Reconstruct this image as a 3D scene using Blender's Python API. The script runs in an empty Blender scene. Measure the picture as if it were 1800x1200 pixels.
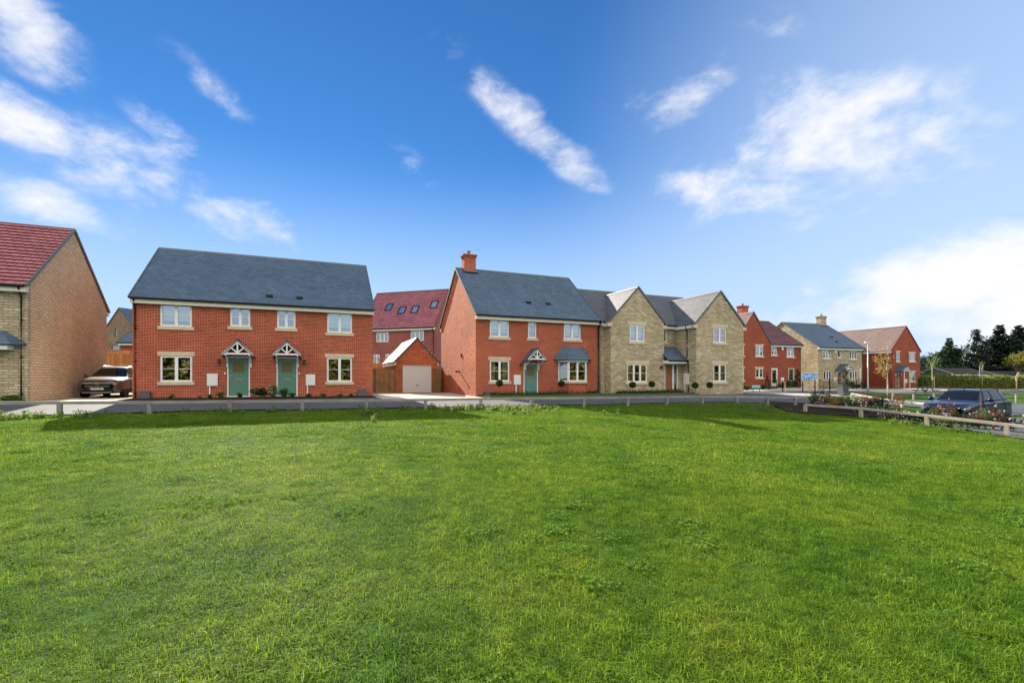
import bpy, bmesh, math, random
import numpy as np
from mathutils import Vector, Matrix

S = bpy.context.scene
R = math.radians
COL = S.collection

# ------------------------------------------------------------------ camera
CAM_Z = 1.6
FPX, CX, HY = 835.0, 900.0, 664.0            # surveyed from the photograph (1800 px wide)
cam = bpy.data.cameras.new('camera')
cam_o = bpy.data.objects.new('camera', cam)
COL.objects.link(cam_o)
cam_o.location = (0, 0, CAM_Z)
cam_o.rotation_euler = (R(90), 0, 0)
cam.sensor_width = 36.0
cam.lens = 36.0 * FPX / 1800.0
cam.shift_y = (HY - 600.0) / 1800.0
cam.clip_start, cam.clip_end = 0.05, 5000
S.camera = cam_o

# ------------------------------------------------------------------ light and exposure
SUN_AZ, SUN_EL = 29.5, 25.5                  # degrees left of straight ahead, above the horizon
S.view_settings.view_transform = 'Standard'
S.view_settings.look = 'None'
S.view_settings.exposure = 1.4
S.view_settings.gamma = 1.0
S.view_settings.use_curve_mapping = False
S.cycles.max_bounces = 8
S.cycles.transparent_max_bounces = 16
S.cycles.caustics_reflective = False
S.cycles.caustics_refractive = False

sun_dir = Vector((-math.sin(R(SUN_AZ)) * math.cos(R(SUN_EL)), math.cos(R(SUN_AZ)) * math.cos(R(SUN_EL)), math.sin(R(SUN_EL))))
sl = bpy.data.lights.new('sun', 'SUN')
sl.energy, sl.angle, sl.color = 5.0, R(0.5), (1.0, 0.9, 0.74)
so = bpy.data.objects.new('sun', sl)
COL.objects.link(so)
so.rotation_euler = sun_dir.to_track_quat('Z', 'Y').to_euler()
so.location = sun_dir * 60


def px_dir(x, y):
    return Vector(((x - CX) / FPX, 1.0, (HY - y) / FPX)).normalized()


def build_world():
    w = bpy.data.worlds.new('World')
    S.world = w
    w.use_nodes = True
    nt = w.node_tree
    N, L = nt.nodes, nt.links
    N.clear()
    out = N.new('ShaderNodeOutputWorld')
    bg = N.new('ShaderNodeBackground')
    bg.inputs['Strength'].default_value = 0.0765
    L.new(bg.outputs[0], out.inputs[0])
    sky = N.new('ShaderNodeTexSky')
    sky.sky_type = 'NISHITA'
    sky.sun_disc = False
    sky.sun_elevation = R(SUN_EL)
    sky.sun_rotation = R(-SUN_AZ)
    sky.air_density, sky.dust_density, sky.ozone_density = 1.0, 0.0, 1.6
    tc = N.new('ShaderNodeTexCoord')
    d = tc.outputs['Generated']

    def math_(op, a, b=None, c=None, clamp=False):
        n = N.new('ShaderNodeMath')
        n.operation, n.use_clamp = op, clamp
        for i, v in enumerate((a, b, c)):
            if v is None:
                continue
            if isinstance(v, (int, float)):
                n.inputs[i].default_value = v
            else:
                L.new(v, n.inputs[i])
        return n.outputs[0]

    def dot(vec):
        n = N.new('ShaderNodeVectorMath')
        n.operation = 'DOT_PRODUCT'
        L.new(d, n.inputs[0])
        n.inputs[1].default_value = vec
        return n.outputs['Value']

    def ramp(v, a, b, lo=0.0, hi=1.0):
        n = N.new('ShaderNodeMapRange')
        n.interpolation_type = 'SMOOTHSTEP'
        L.new(v, n.inputs[0])
        n.inputs[1].default_value, n.inputs[2].default_value = a, b
        n.inputs[3].default_value, n.inputs[4].default_value = lo, hi
        return n.outputs[0]

    def mix(fac, a, b, kind='MIX'):
        n = N.new('ShaderNodeMix')
        n.data_type, n.blend_type = 'RGBA', kind
        if isinstance(fac, float):
            n.inputs[0].default_value = fac
        else:
            L.new(fac, n.inputs[0])
        for i, v in ((6, a), (7, b)):
            if isinstance(v, tuple):
                n.inputs[i].default_value = v
            else:
                L.new(v, n.inputs[i])
        return n.outputs[2]

    # fractal breakup of the clouds, stretched along the horizon
    mp = N.new('ShaderNodeMapping')
    mp.inputs['Scale'].default_value = (1.0, 1.0, 1.7)
    L.new(d, mp.inputs[0])
    nz = N.new('ShaderNodeTexNoise')
    nz.inputs['Scale'].default_value = 5.2
    nz.inputs['Detail'].default_value = 12
    nz.inputs['Roughness'].default_value = 0.62
    nz.inputs['Distortion'].default_value = 0.25
    L.new(mp.outputs[0], nz.inputs['Vector'])
    nz2 = N.new('ShaderNodeTexNoise')
    nz2.inputs['Scale'].default_value = 15
    nz2.inputs['Detail'].default_value = 9
    nz2.inputs['Roughness'].default_value = 0.6
    L.new(mp.outputs[0], nz2.inputs['Vector'])
    fr = math_('ADD', math_('MULTIPLY', nz.outputs[0], 0.74), math_('MULTIPLY', nz2.outputs[0], 0.26))

    clouds = [(40, 50, 90, 66, 35, 1.0), (45, 212, 130, 46, 18, .8), (330, 342, 200, 62, 14, .95), (470, 395, 62, 40, 8, .75),
              (395, 185, 95, 30, 38, .55), (300, 238, 70, 26, 30, .6), (955, 240, 150, 33, 38, .85), (1190, 178, 92, 50, -10, .95),
              (1330, 55, 75, 45, 25, .55), (1455, 240, 225, 92, 14, 1.2), (1370, 320, 150, 60, -8, .7), (1220, 333, 80, 32, 12, .7),
              (1700, 205, 95, 40, 20, .7), (1690, 510, 280, 100, -10, 1.5), (1860, 560, 280, 140, 0, 1.6), (775, 90, 75, 50, 35, .2),
              (715, 295, 70, 30, 30, .4), (60, 350, 150, 40, 10, .6), (1500, 350, 170, 40, -15, .6), (1250, 110, 60, 22, -25, .5)]
    total = None
    for (x, y, rx, ry, rot, st) in clouds:
        c = px_dir(x, y)
        e1 = Vector((c.y, -c.x, 0)).normalized()
        e2 = e1.cross(c).normalized()
        k = c.y * FPX ** -1 * 1.0
        sc = c.y / FPX
        ca, sa = math.cos(R(-rot)), math.sin(R(-rot))
        f1 = (e1 * ca + e2 * sa) / (rx * sc)
        f2 = (-e1 * sa + e2 * ca) / (ry * sc)
        a, b = dot(f1), dot(f2)
        r2 = math_('ADD', math_('MULTIPLY', a, a), math_('MULTIPLY', b, b))
        front = math_('GREATER_THAN', dot(c), 0.0)
        m = math_('MULTIPLY', math_('MULTIPLY', ramp(math_('POWER', r2, 0.5), 0.0, 1.5, 1.0, 0.0), st), front)
        total = m if total is None else math_('MAXIMUM', total, m)
    dens = ramp(math_('ADD', total, math_('MULTIPLY_ADD', fr, 5.0, -2.5)), 0.18, 1.6)
    dens = math_('MULTIPLY', dens, ramp(total, 0.0, 0.3))
    dens = math_('MULTIPLY', dens, 0.95)
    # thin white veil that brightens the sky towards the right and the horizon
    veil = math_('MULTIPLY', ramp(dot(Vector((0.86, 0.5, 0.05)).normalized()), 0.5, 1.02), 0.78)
    low = math_('MULTIPLY', ramp(dot((0, 0, 1)), 0.06, 0.43, 1.0, 0.0), 0.82)
    hs = N.new('ShaderNodeHueSaturation')
    hs.inputs['Hue'].default_value = 0.5
    hs.inputs['Saturation'].default_value = 1.2
    hs.inputs['Value'].default_value = 0.8
    L.new(sky.outputs[0], hs.inputs['Color'])
    base = mix(1.0, hs.outputs[0], (0.45, 0.74, 1.0, 1), 'MULTIPLY')
    # a little less glare around the sun: it is veiled
    near_sun = ramp(dot(sun_dir), 0.45, 0.98, 1.0, 0.80)
    vm = N.new('ShaderNodeVectorMath')
    vm.operation = 'SCALE'
    L.new(base, vm.inputs[0]); L.new(near_sun, vm.inputs['Scale'])
    base = mix(low, vm.outputs[0], (3.05, 3.8, 4.95, 1))
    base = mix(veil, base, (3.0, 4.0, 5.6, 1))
    base = mix(dens, base, (5.1, 5.1, 5.3, 1))
    # bright sky added behind the camera to fill in the shaded house fronts
    back_fill = math_('MULTIPLY', ramp(dot(Vector((0.25, -1, 0.35)).normalized()), 0.0, 0.58), ramp(dot((0, 0, 1)), 0.10, 0.34, 0.12, 0.96))
    base = mix(back_fill, base, (9.8, 9.2, 8.2, 1))
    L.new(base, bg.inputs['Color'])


build_world()

# ------------------------------------------------------------------ ground shape
GP = [(0, 0, .18), (0, 7, .2), (-8, 6, .22), (8, 6, -.02), (-14.7, 15.5, .36), (-7, 18, .33), (0, 20.8, .26), (5, 22.6, .22), (10, 25.5, .19),
      (17, 27.3, .02), (15.5, 21.1, -.14), (17.4, 16.7, -.42), (14, 9, -.35), (21, 22, -.56), (26, 24, -.58), (20, 14, -.6), (-21, 21, .56),
      (-18.6, 23.3, .53), (-14, 25, .51), (-8, 27.8, .50), (-12, 20, .42), (-2.2, 29.6, .44), (6, 33, .44), (6.7, 32.5, .5), (13, 33.6, .5), (17.5, 35.5, .48),
      (-6, 36, .50), (-10, 36, .52), (0, 25, .36), (8, 29, .36), (-24, 28, .6), (-27, 36, .75), (-27, 45, 1.8), (-14, 45, 1.6), (-5, 48, 1.6), (-35, 60, 2.4), (-10, 60, 1.9),
      (15, 45, .5), (5, 45, .8), (30, 55, .58), (24, 45, .2), (37, 57.6, .33), (33, 48, .05), (51, 64, .3), (56, 64, .25), (42, 50, -.05), (34, 40, -.15), (26, 33, -.3), (40, 36, -.45), (60, 60, .1),
      (60, 40, -.4), (45, 25, -.7), (80, 70, .1), (-30, 10, .4), (-25, 0, .3), (-20, -20, .2), (20, -20, -.3), (0, -30, .1), (30, 5, -.6), (40, 80, .9), (90, 100, .6), (0, 90, 2), (-60, 60, 2.2), (-60, 20, .8)]
GPA = np.array(GP)


def gz_np(x, y):
    x, y = np.asarray(x, float), np.asarray(y, float)
    d2 = (x[..., None] - GPA[:, 0]) ** 2 + (y[..., None] - GPA[:, 1]) ** 2
    w = 1.0 / (d2 + 7.0) ** 1.9
    return (w * GPA[:, 2]).sum(-1) / w.sum(-1)


def gz(x, y):
    return float(gz_np(np.array([x]), np.array([y]))[0])


def at(x, Y, z=None):
    """ground point seen in column x at distance Y"""
    X = (x - CX) / FPX * Y
    return Vector((X, Y, gz(X, Y) if z is None else z))


# ------------------------------------------------------------------ node materials
def new_mat(name):
    m = bpy.data.materials.new(name)
    m.use_nodes = True
    nt = m.node_tree
    return m, nt, nt.nodes, nt.links, nt.nodes['Principled BSDF']


def setin(b, **kw):
    for k, v in kw.items():
        b.inputs[k.replace('_', ' ')].default_value = v


def noise(N, L, vec, scale, detail=6, rough=.6):
    n = N.new('ShaderNodeTexNoise')
    n.inputs['Scale'].default_value = scale
    n.inputs['Detail'].default_value = detail
    n.inputs['Roughness'].default_value = rough
    if vec is not None:
        L.new(vec, n.inputs['Vector'])
    return n.outputs[0]


def cramp(N, L, v, stops):
    n = N.new('ShaderNodeValToRGB')
    el = n.color_ramp.elements
    while len(el) > 1:
        el.remove(el[-1])
    el[0].position, el[0].color = stops[0][0], (*stops[0][1], 1)
    for p, c in stops[1:]:
        e = el.new(p)
        e.color = (*c, 1)
    L.new(v, n.inputs[0])
    return n.outputs[0]


def mixc(N, L, fac, a, b, kind='MIX'):
    n = N.new('ShaderNodeMix')
    n.data_type, n.blend_type = 'RGBA', kind
    for i, v in ((0, fac), (6, a), (7, b)):
        if isinstance(v, (int, float)):
            n.inputs[i].default_value = v
        elif isinstance(v, tuple):
            n.inputs[i].default_value = (*v, 1) if len(v) == 3 else v
        else:
            L.new(v, n.inputs[i])
    return n.outputs[2]


def simple(name, col, rough=.6, metal=0.0, var=.12, scale=6, spec=.5, coat=0.0, bump=0.0):
    m, nt, N, L, b = new_mat(name)
    g = N.new('ShaderNodeNewGeometry')
    nz = noise(N, L, g.outputs['Position'], scale, 8)
    lo = tuple(c * (1 - var) for c in col)
    hi = tuple(min(1, c * (1 + var)) for c in col)
    L.new(cramp(N, L, nz, [(.3, lo), (.7, hi)]), b.inputs['Base Color'])
    setin(b, Roughness=rough, Metallic=metal)
    b.inputs['Specular IOR Level'].default_value = spec
    b.inputs['Coat Weight'].default_value = coat
    if bump:
        bp = N.new('ShaderNodeBump')
        bp.inputs['Strength'].default_value = bump
        bp.inputs['Distance'].default_value = .02
        L.new(noise(N, L, g.outputs['Position'], scale * 5, 6), bp.inputs['Height'])
        L.new(bp.outputs[0], b.inputs['Normal'])
    return m


def masonry(name, c1, c2, mortar, bw, bh, ms=.010, bump=.6, rough=.9, third=None, warp=0.0, dist=.012, patch=.25, rough_face=0.0):
    m, nt, N, L, b = new_mat(name)
    uv = N.new('ShaderNodeUVMap')
    vec = uv.outputs[0]
    if warp:
        nn = N.new('ShaderNodeTexNoise')
        nn.inputs['Scale'].default_value = 2.2
        nn.inputs['Detail'].default_value = 3
        L.new(vec, nn.inputs['Vector'])
        v1 = N.new('ShaderNodeVectorMath'); v1.operation = 'SUBTRACT'
        L.new(nn.outputs['Color'], v1.inputs[0]); v1.inputs[1].default_value = (.5, .5, .5)
        v2 = N.new('ShaderNodeVectorMath'); v2.operation = 'SCALE'
        L.new(v1.outputs[0], v2.inputs[0]); v2.inputs['Scale'].default_value = warp
        v3 = N.new('ShaderNodeVectorMath'); v3.operation = 'ADD'
        L.new(vec, v3.inputs[0]); L.new(v2.outputs[0], v3.inputs[1])
        vec = v3.outputs[0]
    br = N.new('ShaderNodeTexBrick')
    br.inputs['Scale'].default_value = 1.0
    br.inputs['Brick Width'].default_value = bw
    br.inputs['Row Height'].default_value = bh
    br.inputs['Mortar Size'].default_value = ms
    br.inputs['Mortar Smooth'].default_value = .3
    br.inputs['Color1'].default_value = (*c1, 1)
    br.inputs['Color2'].default_value = (*c2, 1)
    br.inputs['Mortar'].default_value = (*mortar, 1)
    L.new(vec, br.inputs['Vector'])
    col = br.outputs['Color']
    if third:                                       # odd bricks / stones of a third colour
        b2 = N.new('ShaderNodeTexBrick')
        for k in ('Scale', 'Brick Width', 'Row Height', 'Mortar Size'):
            b2.inputs[k].default_value = br.inputs[k].default_value
        b2.inputs['Color1'].default_value = (0, 0, 0, 1)
        b2.inputs['Color2'].default_value = (1, 1, 1, 1)
        b2.inputs['Mortar'].default_value = (0, 0, 0, 1)
        b2.offset_frequency, b2.squash_frequency = 2, 2
        sh = N.new('ShaderNodeMapping')
        sh.inputs['Location'].default_value = (bw * 14, bh * 22, 0)
        L.new(vec, sh.inputs[0]); L.new(sh.outputs[0], b2.inputs['Vector'])
        f = N.new('ShaderNodeMapRange')
        L.new(b2.outputs['Color'], f.inputs[0])
        f.inputs[1].default_value, f.inputs[2].default_value = .68, .95
        mm = N.new('ShaderNodeMath'); mm.operation = 'MULTIPLY'
        inv = N.new('ShaderNodeMath'); inv.operation = 'SUBTRACT'
        inv.inputs[0].default_value = 1.0
        L.new(br.outputs['Fac'], inv.inputs[1])
        L.new(f.outputs[0], mm.inputs[0]); L.new(inv.outputs[0], mm.inputs[1])
        col = mixc(N, L, mm.outputs[0], col, third)
    g = N.new('ShaderNodeNewGeometry')
    big = noise(N, L, g.outputs['Position'], .55, 5)
    fine = noise(N, L, vec, 30, 4)
    v = cramp(N, L, big, [(.25, (1 - patch,) * 3), (.75, (1 + patch * .6,) * 3)])
    col = mixc(N, L, 1.0, col, v, 'MULTIPLY')
    v = cramp(N, L, fine, [(.2, (.75,) * 3), (.8, (1.2,) * 3)])
    col = mixc(N, L, 1.0, col, v, 'MULTIPLY')
    L.new(col, b.inputs['Base Color'])
    setin(b, Roughness=rough)
    b.inputs['Specular IOR Level'].default_value = .25
    h = N.new('ShaderNodeMath'); h.operation = 'MULTIPLY_ADD'
    L.new(br.outputs['Fac'], h.inputs[0]); h.inputs[1].default_value = -1.0
    rf = noise(N, L, vec, 16, 5)
    rm = N.new('ShaderNodeMath'); rm.operation = 'MULTIPLY'
    L.new(rf, rm.inputs[0]); rm.inputs[1].default_value = .35 + rough_face
    L.new(rm.outputs[0], h.inputs[2])
    bp = N.new('ShaderNodeBump')
    bp.inputs['Strength'].default_value = bump
    bp.inputs['Distance'].default_value = dist
    L.new(h.outputs[0], bp.inputs['Height'])
    L.new(bp.outputs[0], b.inputs['Normal'])
    return m


def roof_mat(name, c1, c2, joint, w, h, rough=.45, spec=.5, patch=.2, ms=.006):
    m, nt, N, L, b = new_mat(name)
    uv = N.new('ShaderNodeUVMap')
    br = N.new('ShaderNodeTexBrick')
    br.inputs['Scale'].default_value = 1
    br.inputs['Brick Width'].default_value = w
    br.inputs['Row Height'].default_value = h
    br.inputs['Mortar Size'].default_value = ms
    br.inputs['Mortar Smooth'].default_value = .2
    br.inputs['Color1'].default_value = (*c1, 1)
    br.inputs['Color2'].default_value = (*c2, 1)
    br.inputs['Mortar'].default_value = (*joint, 1)
    L.new(uv.outputs[0], br.inputs['Vector'])
    g = N.new('ShaderNodeNewGeometry')
    big = noise(N, L, g.outputs['Position'], .7, 6)
    col = mixc(N, L, 1.0, br.outputs['Color'], cramp(N, L, big, [(.25, (1 - patch,) * 3), (.75, (1 + patch,) * 3)]), 'MULTIPLY')
    fn = noise(N, L, g.outputs['Position'], 14, 6)
    col = mixc(N, L, 1.0, col, cramp(N, L, fn, [(.25, (.8,) * 3), (.75, (1.2,) * 3)]), 'MULTIPLY')
    L.new(col, b.inputs['Base Color'])
    rr = N.new('ShaderNodeMapRange')
    L.new(fn, rr.inputs[0])
    rr.inputs[3].default_value, rr.inputs[4].default_value = rough - .08, rough + .12
    L.new(rr.outputs[0], b.inputs['Roughness'])
    b.inputs['Specular IOR Level'].default_value = spec
    bp = N.new('ShaderNodeBump')
    bp.inputs['Strength'].default_value = .5
    bp.inputs['Distance'].default_value = .008
    bp.invert = True
    L.new(br.outputs['Fac'], bp.inputs['Height'])
    L.new(bp.outputs[0], b.inputs['Normal'])
    return m


def glass_mat(name, refl=.42, tint=(.75, .85, .85), rough=0.0):
    m, nt, N, L, b = new_mat(name)
    N.remove(b)
    out = N['Material Output']
    tr = N.new('ShaderNodeBsdfTransparent')
    tr.inputs[0].default_value = (*tint, 1)
    gl = N.new('ShaderNodeBsdfGlossy')
    gl.inputs['Roughness'].default_value = rough
    gl.inputs['Color'].default_value = (.96, 1, 1, 1)
    lw = N.new('ShaderNodeLayerWeight')
    lw.inputs[0].default_value = .25
    mr = N.new('ShaderNodeMapRange')
    L.new(lw.outputs['Fresnel'], mr.inputs[0])
    mr.inputs[3].default_value, mr.inputs[4].default_value = refl, 1.0
    # a very slight bow of the pane
    g = N.new('ShaderNodeNewGeometry')
    bp = N.new('ShaderNodeBump')
    bp.inputs['Strength'].default_value = .06
    bp.inputs['Distance'].default_value = .05
    L.new(noise(N, L, g.outputs['Position'], 1.4, 1), bp.inputs['Height'])
    L.new(bp.outputs[0], gl.inputs['Normal'])
    mx = N.new('ShaderNodeMixShader')
    L.new(mr.outputs[0], mx.inputs[0]); L.new(tr.outputs[0], mx.inputs[1]); L.new(gl.outputs[0], mx.inputs[2])
    L.new(mx.outputs[0], out.inputs[0])
    return m


def leaf_mat(name, cols, trans=.45, rough=.55, scale=3.0):
    m, nt, N, L, b = new_mat(name)
    g = N.new('ShaderNodeNewGeometry')
    ri = g.outputs['Random Per Island']
    nz = noise(N, L, g.outputs['Position'], scale, 4)
    a = N.new('ShaderNodeMath'); a.operation = 'MULTIPLY_ADD'
    L.new(ri, a.inputs[0]); a.inputs[1].default_value = .55
    s2 = N.new('ShaderNodeMath'); s2.operation = 'MULTIPLY'
    L.new(nz, s2.inputs[0]); s2.inputs[1].default_value = .45
    L.new(s2.outputs[0], a.inputs[2])
    n = len(cols)
    col = cramp(N, L, a.outputs[0], [(.12 + .76 * i / max(1, n - 1), c) for i, c in enumerate(cols)])
    L.new(col, b.inputs['Base Color'])
    setin(b, Roughness=rough)
    b.inputs['Specular IOR Level'].default_value = .3
    tl = N.new('ShaderNodeBsdfTranslucent')
    hs = N.new('ShaderNodeHueSaturation')
    hs.inputs['Hue'].default_value = .49
    hs.inputs['Value'].default_value = 1.25
    L.new(col, hs.inputs['Color']); L.new(hs.outputs[0], tl.inputs[0])
    mx = N.new('ShaderNodeMixShader')
    mx.inputs[0].default_value = trans
    L.new(b.outputs[0], mx.inputs[1]); L.new(tl.outputs[0], mx.inputs[2])
    L.new(mx.outputs[0], N['Material Output'].inputs[0])
    return m


def timber_mat(name, c1, c2, stretch=(1, 1, 8), rough=.8):
    m, nt, N, L, b = new_mat(name)
    uv = N.new('ShaderNodeUVMap')
    mp = N.new('ShaderNodeMapping')
    mp.inputs['Scale'].default_value = stretch
    L.new(uv.outputs[0], mp.inputs[0])
    g = N.new('ShaderNodeNewGeometry')
    n1 = noise(N, L, mp.outputs[0], 3, 8)
    n2 = noise(N, L, g.outputs['Position'], 2.0, 5)
    col = mixc(N, L, n1, c1, c2)
    col = mixc(N, L, 1.0, col, cramp(N, L, n2, [(.25, (.7,) * 3), (.75, (1.25,) * 3)]), 'MULTIPLY')
    rp = cramp(N, L, g.outputs['Random Per Island'], [(0, (.72,) * 3), (1, (1.25,) * 3)])
    col = mixc(N, L, 1.0, col, rp, 'MULTIPLY')
    L.new(col, b.inputs['Base Color'])
    setin(b, Roughness=rough)
    bp = N.new('ShaderNodeBump')
    bp.inputs['Strength'].default_value = .3
    bp.inputs['Distance'].default_value = .004
    L.new(n1, bp.inputs['Height']); L.new(bp.outputs[0], b.inputs['Normal'])
    return m


def ground_mat(name, stops, scale=.6, fine=40, rough=.95, bump=.5, fdist=.02):
    m, nt, N, L, b = new_mat(name)
    g = N.new('ShaderNodeNewGeometry')
    p = g.outputs['Position']
    col = cramp(N, L, noise(N, L, p, scale, 8, .65), stops)
    f = noise(N, L, p, fine, 5, .7)
    col = mixc(N, L, 1.0, col, cramp(N, L, f, [(.25, (.7,) * 3), (.75, (1.3,) * 3)]), 'MULTIPLY')
    L.new(col, b.inputs['Base Color'])
    setin(b, Roughness=rough)
    b.inputs['Specular IOR Level'].default_value = .12
    bp = N.new('ShaderNodeBump')
    bp.inputs['Strength'].default_value = bump
    bp.inputs['Distance'].default_value = fdist
    L.new(f, bp.inputs['Height']); L.new(bp.outputs[0], b.inputs['Normal'])
    return m


M = {}
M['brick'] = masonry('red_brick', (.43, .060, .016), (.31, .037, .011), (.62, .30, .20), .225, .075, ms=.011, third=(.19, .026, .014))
M['brick_lit'] = masonry('lit_brick', (.66, .125, .032), (.48, .078, .022), (.66, .36, .21), .225, .075, ms=.011, third=(.17, .04, .025))  # red brick with sun and bounced light put into its colour
M['brick_d'] = masonry('smooth_red_brick', (.35, .062, .030), (.28, .046, .024), (.36, .15, .10), .225, .075, third=(.23, .045, .03))
M['brick_p'] = masonry('pinkish_brick', (.33, .085, .075), (.25, .06, .055), (.40, .25, .22), .225, .075)
M['stone'] = masonry('cotswold_stone', (.60, .50, .325), (.42, .345, .22), (.27, .215, .135), .34, .125, ms=.012, bump=1.0, third=(.68, .61, .45), warp=.16, dist=.03, patch=.2, rough_face=.8)
M['stone_w'] = masonry('warm_stone', (.88, .66, .41), (.70, .51, .31), (.36, .245, .145), .32, .125, ms=.013, bump=.8, third=(.82, .55, .36), warp=.05, dist=.02, patch=.16, rough_face=.4)
M['slate'] = roof_mat('blue_slate', (.044, .086, .145), (.070, .118, .185), (.009, .018, .032), .30, .25, rough=.62, spec=.8)
M['tile_r'] = roof_mat('red_tile', (.46, .165, .175), (.36, .125, .14), (.06, .014, .018), .33, .31, ms=.012, rough=.6, spec=.4)
M['tile_m'] = roof_mat('maroon_tile', (.40, .14, .165), (.29, .10, .125), (.055, .016, .022), .33, .31, ms=.012, rough=.5, spec=.5)
M['tile_g'] = roof_mat('sandy_tile', (.24, .16, .11), (.20, .13, .09), (.07, .045, .035), .33, .28, rough=.7, spec=.3)
M['slate_c'] = roof_mat('weathered_slate', (.070, .080, .098), (.104, .112, .126), (.018, .02, .026), .30, .25, rough=.62, spec=.7)
M['stone_h'] = masonry('brown_stone', (.34, .215, .145), (.26, .165, .11), (.20, .13, .09), .32, .125, third=(.40, .27, .19), warp=.05, dist=.02)
M['tile_d'] = roof_mat('dark_maroon_tile', (.20, .085, .095), (.14, .06, .07), (.04, .015, .018), .33, .30, rough=.55, spec=.4, ms=.012)
M['tile_b'] = roof_mat('brown_tile', (.20, .14, .12), (.16, .11, .10), (.06, .04, .04), .27, .25, rough=.5, spec=.5)
M['ridge'] = simple('grey_ridge', (.10, .11, .125), .6)
M['ridge_r'] = simple('red_ridge', (.17, .05, .045), .6)
M['verge'] = simple('grey_verge', (.13, .145, .16), .55)
M['upvc'] = simple('white_upvc', (.80, .81, .80), .35, var=.04)
M['cream'] = simple('cream_board', (.72, .69, .58), .5, var=.05)
M['sill'] = simple('cast_stone', (.58, .48, .33), .85, var=.12, scale=4, bump=.3)
M['sill_p'] = simple('pinkish_cast_stone', (.55, .42, .32), .85, var=.12, scale=4, bump=.3)
M['black'] = simple('black_plastic', (.012, .013, .014), .5, spec=.2)
M['dark'] = simple('dark_interior', (.02, .02, .02), .9)
M['glass'] = glass_mat('window_glass', .34)
M['roofglass'] = glass_mat('rooflight_glass', .75)
M['carglass'] = simple('car_glass', (.008, .012, .013), .05, var=.05, spec=.3)
M['door_g'] = simple('sage_green_door', (.085, .205, .15), .42, var=.05)
M['door_t'] = simple('teal_grey_door', (.10, .21, .19), .42, var=.05)
M['door_w'] = timber_mat('oak_door', (.26, .09, .03), (.36, .14, .05), (9, 1, 1), .5)
M['obsc'] = simple('obscured_glass', (.16, .12, .05), .15, var=.5, scale=28)
M['metal'] = simple('chrome', (.7, .7, .7), .2, metal=1, var=.05)
M['galv'] = simple('galvanised_steel', (.42, .43, .44), .45, metal=.6, var=.1)
M['meter'] = simple('white_meter_box', (.72, .74, .72), .5, var=.04)
M['meterg'] = simple('grey_meter_box', (.055, .06, .07), .6, var=.1)
M['blind'] = simple('brown_blind', (.055, .04, .02), .6)
M['curtain'] = simple('cream_curtain', (.62, .50, .33), .9, scale=2)
M['curtain_o'] = simple('ochre_curtain', (.50, .26, .06), .9, scale=2)
M['blindw'] = simple('pale_blind', (.55, .70, .74), .8)
M['darkroof'] = simple('dark_felt_roof', (.028, .028, .034), .9, spec=.15)
M['lead'] = simple('lead_flashing', (.13, .14, .155), .5)
M['fence_o'] = timber_mat('orange_fence_timber', (.36, .14, .045), (.48, .22, .08), (1, .6, 1))
M['fence_b'] = timber_mat('brown_fence_timber', (.24, .12, .05), (.36, .20, .09), (1, .6, 1))
M['rail'] = timber_mat('weathered_rail_shaded', (.17, .165, .155), (.27, .26, .24), (.4, 5, 1))  # weathered timber, darkened to carry the shade on it
M['rail_sun'] = timber_mat('sunlit_rail', (.36, .31, .24), (.52, .46, .36), (.4, 5, 1))  # same timber, paler: the sun on it is put into the colour
M['tarmac'] = ground_mat('asphalt', [(.3, (.066, .076, .095)), (.7, (.098, .108, .128))], .5, 60, .85, .4, .01)
M['paving'] = masonry('block_paving', (.24, .22, .20), (.19, .175, .165), (.10, .095, .09), .20, .10, ms=.006, bump=.4, patch=.15)
M['pale'] = ground_mat('pale_paving', [(.3, (.36, .33, .29)), (.7, (.45, .42, .37))], .5, 50, .9, .3, .008)
M['kerb'] = simple('concrete_kerb', (.42, .40, .36), .9, bump=.3)
M['soil'] = ground_mat('bark_soil', [(.3, (.018, .014, .012)), (.7, (.04, .03, .022))], 2, 30, 1, 1, .05)
M['earth'] = ground_mat('turf', [(.25, (.022, .070, .004)), (.5, (.036, .095, .006)), (.75, (.055, .10, .008))], .35, 25, 1, .8, .04)
M['lawn'] = ground_mat('mown_lawn', [(.3, (.04, .085, .012)), (.7, (.065, .12, .02))], .8, 30, 1, .8, .03)
M['bark'] = simple('grey_bark', (.14, .11, .085), .9, var=.35, scale=9, bump=.8)
M['birch'] = simple('pale_birch_bark', (.55, .47, .36), .8, var=.25, scale=12)
M['stake'] = timber_mat('pale_stake', (.50, .36, .22), (.62, .47, .30), (8, 1, 1))
M['l_green'] = leaf_mat('green_leaves', [(.012, .035, .008), (.028, .07, .014), (.05, .10, .02), (.09, .13, .03)])
M['l_topi'] = leaf_mat('bay_leaves', [(.010, .030, .008), (.02, .055, .012), (.04, .08, .02)], .3)
M['l_pine'] = leaf_mat('conifer_needles', [(.004, .014, .009), (.008, .024, .014), (.014, .036, .018)], .12, .7, .8)
M['l_pineg'] = leaf_mat('green_conifer_needles', [(.008, .028, .008), (.018, .05, .014), (.04, .085, .02)], .2, .7, .8)
M['l_hedge'] = leaf_mat('hedge_leaves', [(.03, .08, .014), (.11, .19, .035), (.24, .28, .07), (.36, .27, .10)], .5)
M['l_gold'] = leaf_mat('golden_leaves', [(.16, .12, .03), (.30, .21, .05), (.45, .32, .10)], .5)
M['l_autumn'] = leaf_mat('green_and_red_leaves', [(.06, .11, .015), (.12, .17, .02), (.16, .18, .03), (.36, .08, .03)], .5, .5, .9)
M['l_red'] = leaf_mat('red_leaves', [(.04, .05, .02), (.10, .035, .025), (.17, .05, .035), (.22, .10, .05), (.07, .10, .03)], .45)
M['l_rose'] = leaf_mat('rose_leaves', [(.015, .03, .012), (.04, .07, .02), (.08, .10, .03), (.12, .10, .05)], .4)
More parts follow.
